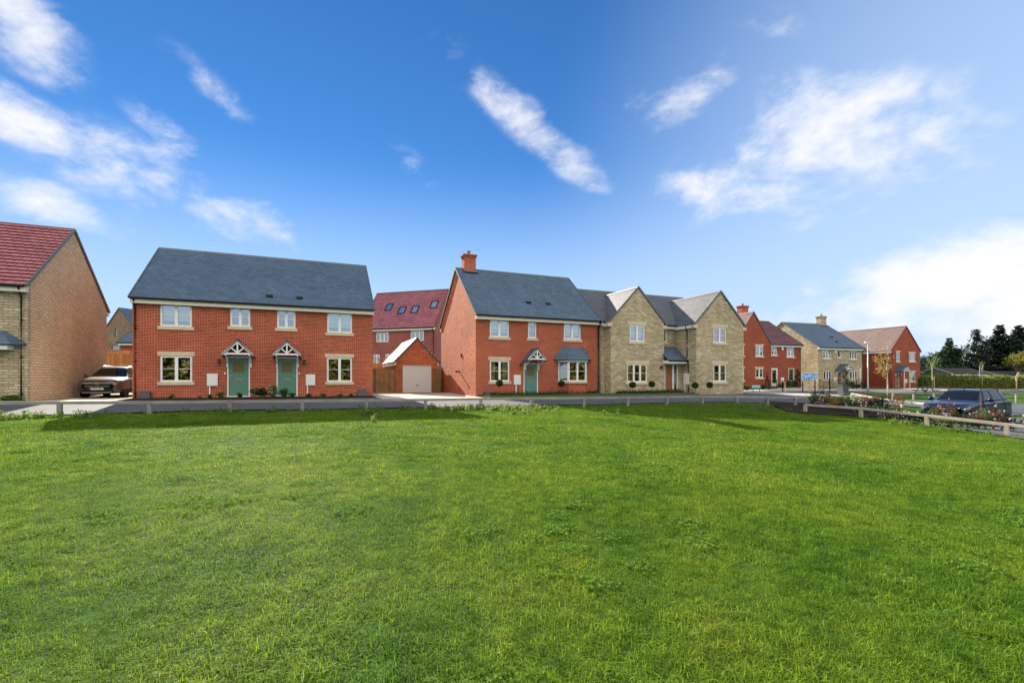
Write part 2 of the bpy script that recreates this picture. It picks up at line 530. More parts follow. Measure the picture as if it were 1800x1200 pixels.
M['l_weed'] = leaf_mat('weed_leaves', [(.06, .13, .02), (.13, .21, .04), (.22, .27, .09)], .5)
M['l_lime'] = leaf_mat('lime_leaves', [(.05, .10, .02), (.10, .17, .04), (.16, .22, .07)], .45)
M['petal'] = leaf_mat('white_petals', [(.55, .50, .45), (.70, .62, .58), (.75, .72, .68)], .3)
M['petalr'] = leaf_mat('pink_red_petals', [(.40, .06, .05), (.55, .16, .12), (.60, .30, .22)], .3)
M['far'] = leaf_mat('far_trees', [(.02, .04, .014), (.05, .07, .02), (.10, .10, .035)], .35)


def grass_mat():
    m, nt, N, L, b = new_mat('grass_blades')
    g = N.new('ShaderNodeNewGeometry')
    p = g.outputs['Position']
    oi = N.new('ShaderNodeObjectInfo')
    n1 = noise(N, L, p, .42, 5, .62)
    n2 = noise(N, L, p, 1.9, 5, .65)
    n3 = noise(N, L, p, 7.0, 3, .6)
    a = N.new('ShaderNodeMath'); a.operation = 'MULTIPLY_ADD'
    L.new(n1, a.inputs[0]); a.inputs[1].default_value = .55
    a2 = N.new('ShaderNodeMath'); a2.operation = 'MULTIPLY_ADD'
    L.new(n2, a2.inputs[0]); a2.inputs[1].default_value = .45; a2.inputs[2].default_value = 0
    L.new(a2.outputs[0], a.inputs[2])
    col = cramp(N, L, a.outputs[0], [(.32, (.046, .118, .012)), (.42, (.092, .200, .015)), (.52, (.152, .262, .021)), (.62, (.205, .285, .028)), (.76, (.25, .285, .05))])
    # straw-coloured and dark single blades
    ri = g.outputs['Random Per Island']
    rv = cramp(N, L, ri, [(0, (.35, .45, .45)), (.45, (.95, .97, 1)), (.84, (1.35, 1.25, 1.3)), (.93, (1.75, 1.5, 2.0)), (1, (2.1, 1.65, 3.2))])
    col = mixc(N, L, 1.0, col, rv, 'MULTIPLY')
    col = mixc(N, L, 1.0, col, cramp(N, L, n3, [(.3, (.58, .66, .62)), (.7, (1.4, 1.32, 1.3))]), 'MULTIPLY')
    L.new(col, b.inputs['Base Color'])
    setin(b, Roughness=.7)
    b.inputs['Specular IOR Level'].default_value = .1
    tl = N.new('ShaderNodeBsdfTranslucent')
    L.new(col, tl.inputs[0])
    mx = N.new('ShaderNodeMixShader')
    mx.inputs[0].default_value = .45
    L.new(b.outputs[0], mx.inputs[1]); L.new(tl.outputs[0], mx.inputs[2])
    L.new(mx.outputs[0], N['Material Output'].inputs[0])
    return m


M['grass'] = grass_mat()
M['clover'] = leaf_mat('clover_leaves', [(.07, .17, .020), (.10, .21, .022), (.14, .24, .03)], .35, .9, 1.0)


# ------------------------------------------------------------------ mesh builder
XF = None                                   # placing matrix of a house wing inside its house


class MB:
    def __init__(self):
        self.v, self.f, self.uv, self.mi = [], [], [], []

    def face(self, pts, uv=None, m=0):
        pts = [Vector(p) for p in pts]
        i0 = len(self.v)
        self.v += [tuple(p) for p in pts]
        self.f.append(tuple(range(i0, i0 + len(pts))))
        self.mi.append(m)
        if uv is None:
            n = Vector((0, 0, 0))
            for i in range(len(pts)):
                a, b = pts[i], pts[(i + 1) % len(pts)]
                n += Vector(((a.y - b.y) * (a.z + b.z), (a.z - b.z) * (a.x + b.x), (a.x - b.x) * (a.y + b.y)))
            if n.length < 1e-12:
                n = Vector((0, 0, 1))
            n.normalize()
            if abs(n.z) > .95:
                uv = [(p.x, p.y) for p in pts]
            else:
                t = Vector((0, 0, 1)).cross(n).normalized()
                bb = n.cross(t)
                uv = [(p.dot(t), p.dot(bb)) for p in pts]
        self.uv += uv

    def box(self, x0, x1, y0, y1, z0, z1, m=0, skip=''):
        a = [(x0, y0, z0), (x1, y0, z0), (x1, y1, z0), (x0, y1, z0), (x0, y0, z1), (x1, y0, z1), (x1, y1, z1), (x0, y1, z1)]
        for k, q in (('b', (3, 2, 1, 0)), ('t', (4, 5, 6, 7)), ('f', (0, 1, 5, 4)), ('r', (1, 2, 6, 5)), ('k', (2, 3, 7, 6)), ('l', (3, 0, 4, 7))):
            if k not in skip:
                self.face([a[i] for i in q], m=m)

    def obox(self, p0, p1, w, h, up=(0, 0, 1), m=0):
        """box bar from p0 to p1 with width w (sideways) and height h (along up)"""
        p0, p1 = Vector(p0), Vector(p1)
        d = (p1 - p0).normalized()
        s = d.cross(Vector(up))
        if s.length < 1e-6:
            s = d.cross(Vector((1, 0, 0)))
        s.normalize()
        u = s.cross(d).normalized()
        s, u = s * w / 2, u * h / 2
        a = [p0 - s - u, p0 + s - u, p0 + s + u, p0 - s + u, p1 - s - u, p1 + s - u, p1 + s + u, p1 - s + u]
        L_ = (p1 - p0).length
        for q in ((0, 1, 2, 3), (7, 6, 5, 4)):
            self.face([a[i] for i in q], m=m)
        for q in ((0, 4, 5, 1), (1, 5, 6, 2), (2, 6, 7, 3), (3, 7, 4, 0)):
            self.face([a[i] for i in q], [(0, 0), (L_, 0), (L_, w), (0, w)], m=m)

    def tube(self, pts, rs, n=8, m=0, cap=True):
        pts = [Vector(p) for p in pts]
        if isinstance(rs, (int, float)):
            rs = [rs] * len(pts)
        rings = []
        for i, p in enumerate(pts):
            d = (pts[min(i + 1, len(pts) - 1)] - pts[max(i - 1, 0)]).normalized()
            s = d.cross(Vector((0, 0, 1)))
            if s.length < 1e-4:
                s = d.cross(Vector((1, 0, 0)))
            s.normalize()
            u = s.cross(d)
            rings.append([p + (s * math.cos(2 * math.pi * k / n) + u * math.sin(2 * math.pi * k / n)) * rs[i] for k in range(n)])
        i0 = len(self.v)
        for r in rings:
            self.v += [tuple(q) for q in r]
        for i in range(len(rings) - 1):
            for k in range(n):
                a, b = i0 + i * n + k, i0 + i * n + (k + 1) % n
                self.f.append((a, b, b + n, a + n)); self.mi.append(m)
                self.uv += [(k / n, i), ((k + 1) / n, i), ((k + 1) / n, i + 1), (k / n, i + 1)]
        if cap:
            self.f.append(tuple(i0 + n - 1 - k for k in range(n))); self.mi.append(m); self.uv += [(0, 0)] * n
            e = i0 + (len(rings) - 1) * n
            self.f.append(tuple(e + k for k in range(n))); self.mi.append(m); self.uv += [(0, 0)] * n

    def lathe(self, prof, c=(0, 0, 0), n=16, m=0, axis='z'):
        c = Vector(c)
        i0 = len(self.v)
        for (r, h) in prof:
            for k in range(n):
                a = 2 * math.pi * k / n
                q = Vector((r * math.cos(a), r * math.sin(a), h)) if axis == 'z' else Vector((r * math.cos(a), h, r * math.sin(a)))
                self.v.append(tuple(c + q))
        for i in range(len(prof) - 1):
            for k in range(n):
                a, b = i0 + i * n + k, i0 + i * n + (k + 1) % n
                self.f.append((a, b, b + n, a + n)); self.mi.append(m)
                self.uv += [(k / n, i), ((k + 1) / n, i), ((k + 1) / n, i + 1), (k / n, i + 1)]

    def roof(self, A, B, C, D, course=.25, lip=.018, thick=.05, m=0, m_under=None):
        """slope with real stepped courses; A-B eave (left to right seen from outside), D-C top edge"""
        A, B, C, D = Vector(A), Vector(B), Vector(C), Vector(D)
        nrm = (B - A).cross(D - A)
        if nrm.length < 1e-6:
            nrm = (C - B).cross(D - C)
        nrm.normalize()
        t = (B - A).normalized()
        bb = nrm.cross(t)
        hgt = (D - A).dot(bb)
        n = max(1, round(hgt / course))
        uvf = lambda p: ((p - A).dot(t), (p - A).dot(bb) * (n * course / hgt))
        for i in range(n):
            t0, t1 = i / n, (i + 1) / n
            a0, b0 = A.lerp(D, t0), B.lerp(C, t0)
            a1, b1 = A.lerp(D, t1), B.lerp(C, t1)
            up = nrm * lip
            e = 1e-4
            self.face([a0 + up, b0 + up, b1, a1], [uvf(a0), uvf(b0), uvf(b1), uvf(a1)], m)
            self.face([a0, b0, b0 + up, a0 + up], [uvf(a0), uvf(b0), uvf(b0), uvf(a0)], m)
            self.face([a0, a0 + up, a1], [uvf(a0)] * 3, m)
            self.face([b0 + up, b0, b1], [uvf(b0)] * 3, m)
        dn = -nrm * thick
        self.face([D + dn, C + dn, B + dn, A + dn], m=m)
        self.face([A + dn, B + dn, B, A], m=m)
        self.face([B + dn, C + dn, C, B], m=m)
        self.face([D + dn, A + dn, A, D], m=m)

    def build(self, name, mats, parent=None, smooth=False, loc=None, rotz=0.0, merge=False):
        me = bpy.data.meshes.new(name)
        vv = self.v if XF is None else [tuple(XF @ Vector(p)) for p in self.v]
        me.from_pydata(vv, [], self.f)
        if not isinstance(mats, (list, tuple)):
            mats = [mats]
        for mm in mats:
            me.materials.append(mm)
        me.polygons.foreach_set('material_index', self.mi)
        ul = me.uv_layers.new(name='UVMap')
        ul.data.foreach_set('uv', np.array(self.uv, dtype=np.float32).ravel())
        if smooth:
            me.polygons.foreach_set('use_smooth', [True] * len(self.f))
        if merge:
            bm = bmesh.new(); bm.from_mesh(me)
            bmesh.ops.remove_doubles(bm, verts=bm.verts, dist=1e-4)
            bm.to_mesh(me); bm.free()
        me.update()
        o = bpy.data.objects.new(name, me)
        COL.objects.link(o)
        if parent is not None:
            o.parent = parent
        if loc is not None:
            o.location = loc
        o.rotation_euler.z = rotz
        return o


def bevel(o, w=.01, seg=2):
    md = o.modifiers.new('bevel', 'BEVEL')
    md.width, md.segments, md.limit_method = w, seg, 'ANGLE'
    return o


def empty(name, loc, rz=0.0):
    o = bpy.data.objects.new(name, None)
    COL.objects.link(o)
    o.location = loc
    o.rotation_euler.z = rz
    return o


def tag(o, label=None, cat=None, group=None, kind=None):
    if label: o['label'] = label
    if cat: o['category'] = cat
    if group: o['group'] = group
    if kind: o['kind'] = kind
    return o


def copy_thing(o, loc, rz, label, scale=None):
    c = o.copy()
    COL.objects.link(c)
    c.location, c.rotation_euler.z = loc, rz
    c['label'] = label
    if scale is not None:
        c.scale = (scale,) * 3 if isinstance(scale, (int, float)) else scale
    for ch in list(o.children):
        d = ch.copy(); COL.objects.link(d); d.parent = c
        for g in list(ch.children):
            e = g.copy(); COL.objects.link(e); e.parent = d
    return c


# ------------------------------------------------------------------ house kit
class House:
    """a house with its front wall in the local plane y = 0, x along the front, y going back"""

    def __init__(self, name, origin, theta, label, cat='house'):
        self.o = Vector(origin)
        self.th = R(theta)
        self.root = tag(empty(name, origin, self.th), label, cat)
        self.fr = {'front': (Vector((0, 0, 0)), Vector((1, 0, 0)))}

    def uz(self, x, y, v=0.0):
        """local position on the plane v behind the front, of a point surveyed at x, y in the photograph"""
        c, s = math.cos(self.th), math.sin(self.th)
        t = (x - CX) / FPX
        X, Y = self.o.x - v * s, self.o.y + v * c
        u = (t * Y - X) / (c - t * s)
        d = Y + u * s
        return u, (HY - y) * d / FPX + CAM_Z - self.o.z

    def rect(self, x0, x1, y0, y1, v=0.0):
        xm, ym = (x0 + x1) / 2, (y0 + y1) / 2
        return self.uz(x0, ym, v)[0], self.uz(x1, ym, v)[0], self.uz(xm, y1, v)[1], self.uz(xm, y0, v)[1]


def wall_panel(mb, o, t, L, z0, z1, holes=(), depth=.13, m=0, m_rev=0):
    """vertical wall from o along t (outside on the right-hand side, t x z), with rectangular openings and reveals"""
    o, t = Vector(o), Vector(t)
    n = t.cross(Vector((0, 0, 1)))
    xs = sorted(set([0, L] + [h[0] for h in holes] + [h[1] for h in holes]))
    zs = sorted(set([z0, z1] + [h[2] for h in holes] + [h[3] for h in holes]))
    P = lambda a, z, d=0.0: o + t * a - n * d + Vector((0, 0, z))
    for i in range(len(xs) - 1):
        for j in range(len(zs) - 1):
            a, b, c, d = xs[i], xs[i + 1], zs[j], zs[j + 1]
            if b - a < 1e-6 or d - c < 1e-6:
                continue
            am, zm = (a + b) / 2, (c + d) / 2
            if any(h[0] < am < h[1] and h[2] < zm < h[3] for h in holes):
                continue
            mb.face([P(a, c), P(b, c), P(b, d), P(a, d)], m=m)
    for (a, b, c, d) in holes:
        mb.face([P(a, c), P(a, d), P(a, d, depth), P(a, c, depth)], m=m_rev)
        mb.face([P(b, d), P(b, c), P(b, c, depth), P(b, d, depth)], m=m_rev)
        mb.face([P(a, d), P(b, d), P(b, d, depth), P(a, d, depth)], m=m_rev)
        mb.face([P(b, c), P(a, c), P(a, c, depth), P(b, c, depth)], m=m_rev)


class Plane3:
    """a wall plane: local point from (along, outwards, up)"""
    def __init__(self, o, t):
        self.o, self.t = Vector(o), Vector(t)
        self.n = self.t.cross(Vector((0, 0, 1)))

    def bx(self, mb, a0, a1, d0, d1, z0, z1, m=0):
        """box between along a0..a1, outward distance d0..d1 (negative = into the wall), z0..z1"""
        p = lambda a, d, z: self.o + self.t * a + self.n * d + Vector((0, 0, z))
        c = [p(a0, d1, z0), p(a1, d1, z0), p(a1, d0, z0), p(a0, d0, z0), p(a0, d1, z1), p(a1, d1, z1), p(a1, d0, z1), p(a0, d0, z1)]
        for q in ((3, 2, 1, 0), (4, 5, 6, 7), (0, 1, 5, 4), (1, 2, 6, 5), (2, 3, 7, 6), (3, 0, 4, 7)):
            mb.face([c[i] for i in q], m=m)

    def p(self, a, d, z):
        return self.o + self.t * a + self.n * d + Vector((0, 0, z))


FRONT = Plane3((0, 0, 0), (1, 0, 0))


def window(par, pl, a0, a1, z0, z1, lights=2, bar=True, sill=None, lintel=None, inner=None, frame_m='upvc', label=None, glass='glass'):
    f = MB()
    w, bk, ft = .055, -.115, -.045
    pl.bx(f, a0, a0 + w, bk, ft, z0, z1); pl.bx(f, a1 - w, a1, bk, ft, z0, z1)
    pl.bx(f, a0 + w, a1 - w, bk, ft, z0, z0 + w); pl.bx(f, a0 + w, a1 - w, bk, ft, z1 - w, z1)
    n = lights
    xs = [a0 + w + (a1 - a0 - 2 * w) * i / n for i in range(n + 1)]
    for i in range(1, n):
        pl.bx(f, xs[i] - .032, xs[i] + .032, bk, ft, z0 + w, z1 - w)
    panes = []
    for i in range(n):
        l = xs[i] + (.032 if i else 0)
        r = xs[i + 1] - (.032 if i < n - 1 else 0)
        s = .038
        b2, f2 = -.105, -.032
        pl.bx(f, l, l + s, b2, f2, z0 + w, z1 - w); pl.bx(f, r - s, r, b2, f2, z0 + w, z1 - w)
        pl.bx(f, l + s, r - s, b2, f2, z0 + w, z0 + w + s); pl.bx(f, l + s, r - s, b2, f2, z1 - w - s, z1 - w)
        panes.append((l + s, r - s, z0 + w + s, z1 - w - s))
        if bar:
            zm = (z0 + z1) / 2
            pl.bx(f, l + s, r - s, -.078, -.055, zm - .011, zm + .011)
    o = f.build('window', M[frame_m], par)
    if label: o['label'] = label
    g = MB()
    for (l, r, b, t) in panes:
        g.face([pl.p(l, -.07, b), pl.p(r, -.07, b), pl.p(r, -.07, t), pl.p(l, -.07, t)])
    g.build('pane', M[glass], o)
    if sill:
        s = MB(); e, h, mm = sill
        pl.bx(s, a0 - e, a1 + e, -.10, .055, z0 - h, z0 + .002)
        bevel(s.build('sill', M[mm], o), .008, 1)
    if lintel:
        s = MB(); e, h, mm = lintel
        pl.bx(s, a0 - e, a1 + e, -.10, .006, z1 - .002, z1 + h)
        s.build('lintel', M[mm], o)
    if inner == 'blind':
        s = MB(); z = z0 + .06
        while z < z1 - .06:
            pl.bx(s, a0 + .06, a1 - .06, -.20, -.16, z, z + .022); z += .055
        s.build('blind', M['blind'], o)
    elif inner == 'roller':
        s = MB(); pl.bx(s, a0 + .06, a1 - .06, -.20, -.19, z0 + (z1 - z0) * .25, z1 - .05)
        s.build('blind', M['blindw'], o)
    elif inner in ('curtain', 'curtain_o'):
        for (c0, c1) in ((a0 + .05, a0 + (a1 - a0) * .30), (a1 - (a1 - a0) * .30, a1 - .05)):
            s = MB(); k = 8
            for i in range(k):
                x0, x1 = c0 + (c1 - c0) * i / k, c0 + (c1 - c0) * (i + 1) / k
                d0, d1 = (-.20, -.25) if i % 2 == 0 else (-.25, -.20)
                s.face([pl.p(x0, d0, z0 + .05), pl.p(x1, d1, z0 + .05), pl.p(x1, d1, z1 - .05), pl.p(x0, d0, z1 - .05)])
            s.build('curtain', M[inner], o)
    return o


def door(par, pl, a0, a1, z0, z1, mat='door_g', glaze=(.28, .72, .62, .9), handle='left', plate=True, number=None, full=False):
    f = MB(); w = .065
    pl.bx(f, a0, a0 + w, -.12, -.02, z0, z1); pl.bx(f, a1 - w, a1, -.12, -.02, z0, z1)
    pl.bx(f, a0 + w, a1 - w, -.12, -.02, z1 - w, z1); pl.bx(f, a0 - .02, a1 + .02, -.12, .05, z0 - .05, z0)
    l, r, b, t = a0 + w, a1 - w, z0, z1 - w
    d = MB()
    g0, g1 = l + (r - l) * glaze[0], l + (r - l) * glaze[1]
    h0, h1 = b + (t - b) * glaze[2], b + (t - b) * glaze[3]
    pl.bx(d, l + .003, g0, -.10, -.05, b, t); pl.bx(d, g1, r - .003, -.10, -.05, b, t)
    pl.bx(d, g0, g1, -.10, -.05, b, h0); pl.bx(d, g0, g1, -.10, -.05, h1, t)
    # moulding round the glass and faint vertical grooves
    for (p, q, s, e) in ((g0 - .03, g1 + .03, h0 - .03, h0), (g0 - .03, g1 + .03, h1, h1 + .03), (g0 - .03, g0, h0, h1), (g1, g1 + .03, h0, h1)):
        pl.bx(d, p, q, -.05, -.04, s, e)
    o = d.build('door', M[mat], par)
    f.build('frame', M['upvc'], o)
    g = MB()
    g.face([pl.p(g0, -.07, h0), pl.p(g1, -.07, h0), pl.p(g1, -.07, h1), pl.p(g0, -.07, h1)])
    g.build('pane', M['glass'] if full else M['obsc'], o)
    hm = MB()
    xh = l + .07 if handle == 'left' else r - .07
    pl.bx(hm, xh - .018, xh + .018, -.05, -.038, b + .92, b + 1.14)
    pl.bx(hm, xh - (.0 if handle == 'left' else .11), xh + (.11 if handle == 'left' else 0), -.038, -.015, b + 1.03, b + 1.055)
    hm.build('handle', M['metal'], o)
    if plate:
        pm = MB(); c = (l + r) / 2
        pl.bx(pm, c - .15, c + .15, -.05, -.038, b + .83, b + .90)
        bevel(pm.build('letter_plate', M['metal'], o), .004, 1)
    return o


def canopy(par, pl, ac, half, z_apex, z_eave, proj=.75, drop=.42, front_only=True):
    """pitched slate door canopy on a white timber truss with legs"""
    tr = MB()
    n = pl.n
    ze = z_eave
    out = proj
    for d in (out - .06,):
        tr.obox(pl.p(ac - half, d, ze), pl.p(ac, d, z_apex - .06), .06, .11, m=0)
        tr.obox(pl.p(ac + half, d, ze), pl.p(ac, d, z_apex - .06), .06, .11, m=0)
        zt = ze + .06
        tr.obox(pl.p(ac - half + .1, d, zt), pl.p(ac + half - .1, d, zt), .06, .085, m=0)
        tr.obox(pl.p(ac, d, zt + .04), pl.p(ac, d, z_apex - .14), .06, .07, m=0)
        for s in (-1, 1):
            tr.obox(pl.p(ac, d, zt + .05), pl.p(ac + s * half * .46, d, zt + (z_apex - zt) * .46), .055, .06, m=0)
    leg = half * .80
    for s in (-1, 1):
        x = ac + s * leg
        tr.obox(pl.p(x, 0, ze + .02), pl.p(x, out, ze + .02), .07, .09)
        tr.obox(pl.p(x, .045, ze - drop - .2), pl.p(x, .045, ze), .07, .09, up=tuple(n))
        tr.obox(pl.p(x, .08, ze - drop), pl.p(x, out - .15, ze), .055, .07)
    o = tr.build('canopy', M['upvc'], par)
    r = MB()
    ov = .08
    zl = ze - .02
    k = (z_apex - zl) / half
    A = lambda a, d, z: pl.p(a, d, z)
    ex = half + ov
    zx = z_apex + .03 - ex * k
    r.roof(A(ac - ex, -.0, zx), A(ac - ex, out, zx), A(ac, out, z_apex + .03), A(ac, 0, z_apex + .03), course=.2, lip=.012, thick=.04)
    r.roof(A(ac + ex, out, zx), A(ac + ex, 0, zx), A(ac, 0, z_apex + .03), A(ac, out, z_apex + .03), course=.2, lip=.012, thick=.04)
    r.tube([A(ac, 0, z_apex + .03), A(ac, out + .01, z_apex + .03)], .045, 8)
    r.build('canopy_roof', M['slate'], o)
    return o


def lamp(par, pl, a, z):
    m = MB()
    pl.bx(m, a - .04, a + .04, 0, .025, z - .08, z + .10)
    m.tube([pl.p(a, .02, z + .06), pl.p(a, .10, z + .13), pl.p(a, .16, z + .10)], .012, 6)
    c = pl.p(a, .16, z)
    m.lathe([(0, .14), (.03, .12), (.085, .07), (.08, .06)], c, 8)
    m.lathe([(.045, -.13), (.03, -.16), (0, -.165)], c, 8)
    for k in range(4):
        an = k * math.pi / 2
        m.tube([c + Vector((.075 * math.cos(an), .075 * math.sin(an), .065)), c + Vector((.045 * math.cos(an), .045 * math.sin(an), -.13))], .007, 5)
    o = m.build('wall_lamp', M['black'], par)
    g = MB(); g.lathe([(.065, .06), (.04, -.13)], c, 8)
    g.build('lantern_glass', M['obsc'], o)


def meter(par, pl, a0, a1, z0, z1, pipe_a=None):
    m = MB(); pl.bx(m, a0, a1, 0, .075, z0, z1)
    pl.bx(m, a0 + .03, a1 - .03, .075, .085, z0 + .03, z1 - .03)
    o = bevel(m.build('meter_box', M['meter'], par), .01, 2)
    if pipe_a is not None:
        q = MB(); pl.bx(q, pipe_a - .03, pipe_a + .03, 0, .06, 0.0, z0)
        q.build('cable_duct', M['meter'], o)


def gas_box(par, pl, a0, a1, h):
    m = MB()
    c = [pl.p(a0, .0, 0), pl.p(a1, .0, 0), pl.p(a1, .33, 0), pl.p(a0, .33, 0), pl.p(a0 + .02, .0, h), pl.p(a1 - .02, .0, h), pl.p(a1 - .03, .26, h * .86), pl.p(a0 + .03, .26, h * .86)]
    for q in ((3, 2, 6, 7), (0, 3, 7, 4), (2, 1, 5, 6), (7, 6, 5, 4)):
        m.face([c[i] for i in q])
    bevel(m.build('gas_meter_box', M['meterg'], par), .015, 2)


def gutter(par, p0, p1, out, fascia='cream', fh=.2, board_drop=.0):
    """half-round gutter with a fascia board and soffit box under the eaves, local points along the eave"""
    p0, p1, out = Vector(p0), Vector(p1), Vector(out).normalized()
    g = MB()
    g.tube([p0 + out * .05 - Vector((0, 0, .03)), p1 + out * .05 - Vector((0, 0, .03))], .055, 8)
    o = g.build('gutter', M['black'], par)
    return o


def soffit(par, a0, a1, dpt, z, fh=.2, mat='cream', pl=FRONT):
    m = MB()
    pl.bx(m, a0, a1, .002, dpt, z - fh, z)
    return bevel(m.build('fascia', M[mat], par), .006, 1)


def downpipe(par, pl, a, z0, z1, off=.3):
    m = MB()
    m.tube([pl.p(a, off, z1), pl.p(a, off * .9, z1 - .1), pl.p(a, .07, z1 - .38), pl.p(a, .06, z1 - .5), pl.p(a, .06, z0 + .12), pl.p(a, .14, z0 + .02)], .036, 8)
    z = z0 + .4
    while z < z1 - .6:
        pl.bx(m, a - .06, a + .06, 0, .05, z, z + .04); z += 1.6
    m.build('downpipe', M['black'], par, smooth=True)


def gable_house(H, W, D, he, hr, wall, roofm, ridge, holes_f=(), over_e=.3, over_v=.08, course=.25, lip=.011, vent=(), holes_r=(), holes_l=(), z0=-.6,
                wall_l=None, fasc='cream', verge='ridge', v_wall=None, ridge_v=None, name='wall', dpc=True, back_he=None):
    """box with the ridge along x: walls with gables, stepped roof slopes, ridge tiles, verge, fascia, gutter"""
    rt = H.root
    rv = D / 2 if ridge_v is None else ridge_v
    bhe = he if back_he is None else back_he
    w = MB()
    zt = hr - .09
    wt = he + over_e * (hr - he) / (rv + over_e) - .085
    wall_panel(w, (0, 0, 0), (1, 0, 0), W, z0, wt, holes_f)
    wall_panel(w, (W, D, 0), (-1, 0, 0), W, z0, wt, ())
    wall_panel(w, (W, 0, 0), (0, 1, 0), D, z0, wt, holes_r)
    w.face([(W, 0, wt), (W, D, wt), (W, rv, zt)])
    mats = [M[wall]]
    mi = 0
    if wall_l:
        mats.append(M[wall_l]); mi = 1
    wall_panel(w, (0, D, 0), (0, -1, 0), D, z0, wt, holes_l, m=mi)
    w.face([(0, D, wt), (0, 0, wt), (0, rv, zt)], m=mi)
    w.face([(0, 0, z0), (0, D, z0), (W, D, z0), (W, 0, z0)])
    wo = w.build(name, mats, rt)
    k = (hr - he) / (rv)
    r = MB()
    ze = he
    a0, a1 = -over_v, W + over_v
    tv = .06
    zb = he - 0.0
    r.roof((a0, -over_e, ze - 0 * k), (a1, -over_e, ze), (a1, rv, hr), (a0, rv, hr), course, lip, .06)
    r.roof((a1, D + over_e, bhe), (a0, D + over_e, bhe), (a0, rv, hr), (a1, rv, hr), course, lip, .06)
    ro = r.build('roof', M[roofm], rt)
    rg = MB()
    n = max(1, int((a1 - a0) / .45))
    for i in range(n):
        x0, x1 = a0 + (a1 - a0) * i / n, a0 + (a1 - a0) * (i + 1) / n - .008
        rg.face([(x0, rv - .13, hr - .085), (x1, rv - .13, hr - .085), (x1, rv - .05, hr + .035), (x0, rv - .05, hr + .035)])
        rg.face([(x0, rv - .05, hr + .035), (x1, rv - .05, hr + .035), (x1, rv + .05, hr + .035), (x0, rv + .05, hr + .035)])
        rg.face([(x0, rv + .05, hr + .035), (x1, rv + .05, hr + .035), (x1, rv + .13, hr - .085), (x0, rv + .13, hr - .085)])
    for x, s in ((a0, 1), (a1, -1)):
        q = [(x, rv - .13, hr - .085), (x, rv - .05, hr + .035), (x, rv + .05, hr + .035), (x, rv + .13, hr - .085)]
        rg.face(q if s < 0 else q[::-1])
    rg.build('ridge_tiles', M[ridge], ro)
    # dry verge: short units stepping up both gables
    for x in (a0, a1):
        vg = MB()
        for (ya, za, yb, zb_) in ((-over_e, ze, rv, hr), (D + over_e, bhe, rv, hr)):
            m_ = max(2, int(math.hypot(yb - ya, zb_ - za) / .3))
            for i in range(m_):
                t0, t1 = i / m_, (i + .97) / m_
                pa = Vector((x, ya + (yb - ya) * t0, za + (zb_ - za) * t0 - .015))
                pb = Vector((x, ya + (yb - ya) * t1, za + (zb_ - za) * t1 - .03))
                vg.obox(pa, pb, .05, .12)
        vg.build('verge', M[verge], ro)
    fd = max(.03, over_e - .05)
    soffit(rt, -.03, W + .03, fd, he - .03, .24, fasc)
    soffit(rt, -.03, W + .03, fd, bhe - .03, .24, fasc, Plane3((W, D, 0), (-1, 0, 0)))
    gutter(rt, (a0 + .05, -over_e, he), (a1 - .05, -over_e, he), (0, -1, 0))
    for (u, t) in vent:
        y = -over_e + (rv + over_e) * t
        z = he + (hr - he) * t
        vm = MB()
        vm.box(u - .16, u + .16, y - .12, y + .14, z - .08, z + .09)
        bevel(vm.build('roof_vent', M['black'], ro), .02, 1)
    return wo, ro


def chimney(ro, x, y, zb, wx, wy, h, mat='brick', pots=1):
    m = MB()
    m.box(x - wx / 2, x + wx / 2, y - wy / 2, y + wy / 2, zb - .9, zb + h - .22)
    m.box(x - wx / 2 - .05, x + wx / 2 + .05, y - wy / 2 - .05, y + wy / 2 + .05, zb + h - .22, zb + h - .11)
    m.box(x - wx / 2 - .09, x + wx / 2 + .09, y - wy / 2 - .09, y + wy / 2 + .09, zb + h - .11, zb + h)
    c = m.build('chimney', M[mat], ro)
    p = MB()
    for i in range(pots):
        p.lathe([(.13, zb + h), (.11, zb + h + .22), (.13, zb + h + .24), (.13, zb + h + .30), (.09, zb + h + .30), (.09, zb + h + .1)], (x + (i - (pots - 1) / 2) * .34, y, 0), 12)
    p.build('chimney_pot', simple_pot, c)
    f = MB()
    f.box(x - wx / 2 - .12, x + wx / 2 + .12, y - wy / 2 - .25, y - wy / 2 - .004, zb - .32, zb - .22)
    f.build('flashing', M['lead'], c)


simple_pot = simple('terracotta_pot', (.30, .12, .07), .8)
TH = 22.75

# ------------------------------------------------------------------ ground, roads, paving
C_, S_ = math.cos(R(TH)), math.sin(R(TH))


def pq(p, q):
    """street frame: p along the house fronts, q away from the camera"""
    return p * C_ - q * S_, p * S_ + q * C_


def to_pq(x, y):
    return x * C_ + y * S_, -x * S_ + y * C_


def build_ground():
    def axis(lo, hi, fine0, fine1):
        a = list(np.arange(fine0, fine1 + .01, 1.0))
        x, st = fine1, 2.0
        while x < hi:
            x += st; st *= 1.35; a.append(min(x, hi))
        x, st = fine0, 2.0
        while x > lo:
            x -= st; st *= 1.35; a.insert(0, max(x, lo))
        return np.array(a)
    xs, ys = axis(-2500, 2500, -50, 80), axis(-1500, 3500, -20, 90)
    X, Y = np.meshgrid(xs, ys)
    Z = gz_np(X, Y) - .04
    nx, ny = len(xs), len(ys)
    v = np.stack([X.ravel(), Y.ravel(), Z.ravel()], 1)
    f = [(j * nx + i, j * nx + i + 1, (j + 1) * nx + i + 1, (j + 1) * nx + i) for j in range(ny - 1) for i in range(nx - 1)]
    me = bpy.data.meshes.new('ground')
    me.from_pydata(v.tolist(), [], f)
    me.materials.append(M['earth'])
    me.polygons.foreach_set('use_smooth', [True] * len(f))
    o = bpy.data.objects.new('ground', me)
    COL.objects.link(o)
    tag(o, 'grass covered ground reaching to the horizon', 'ground', kind='structure')


build_ground()


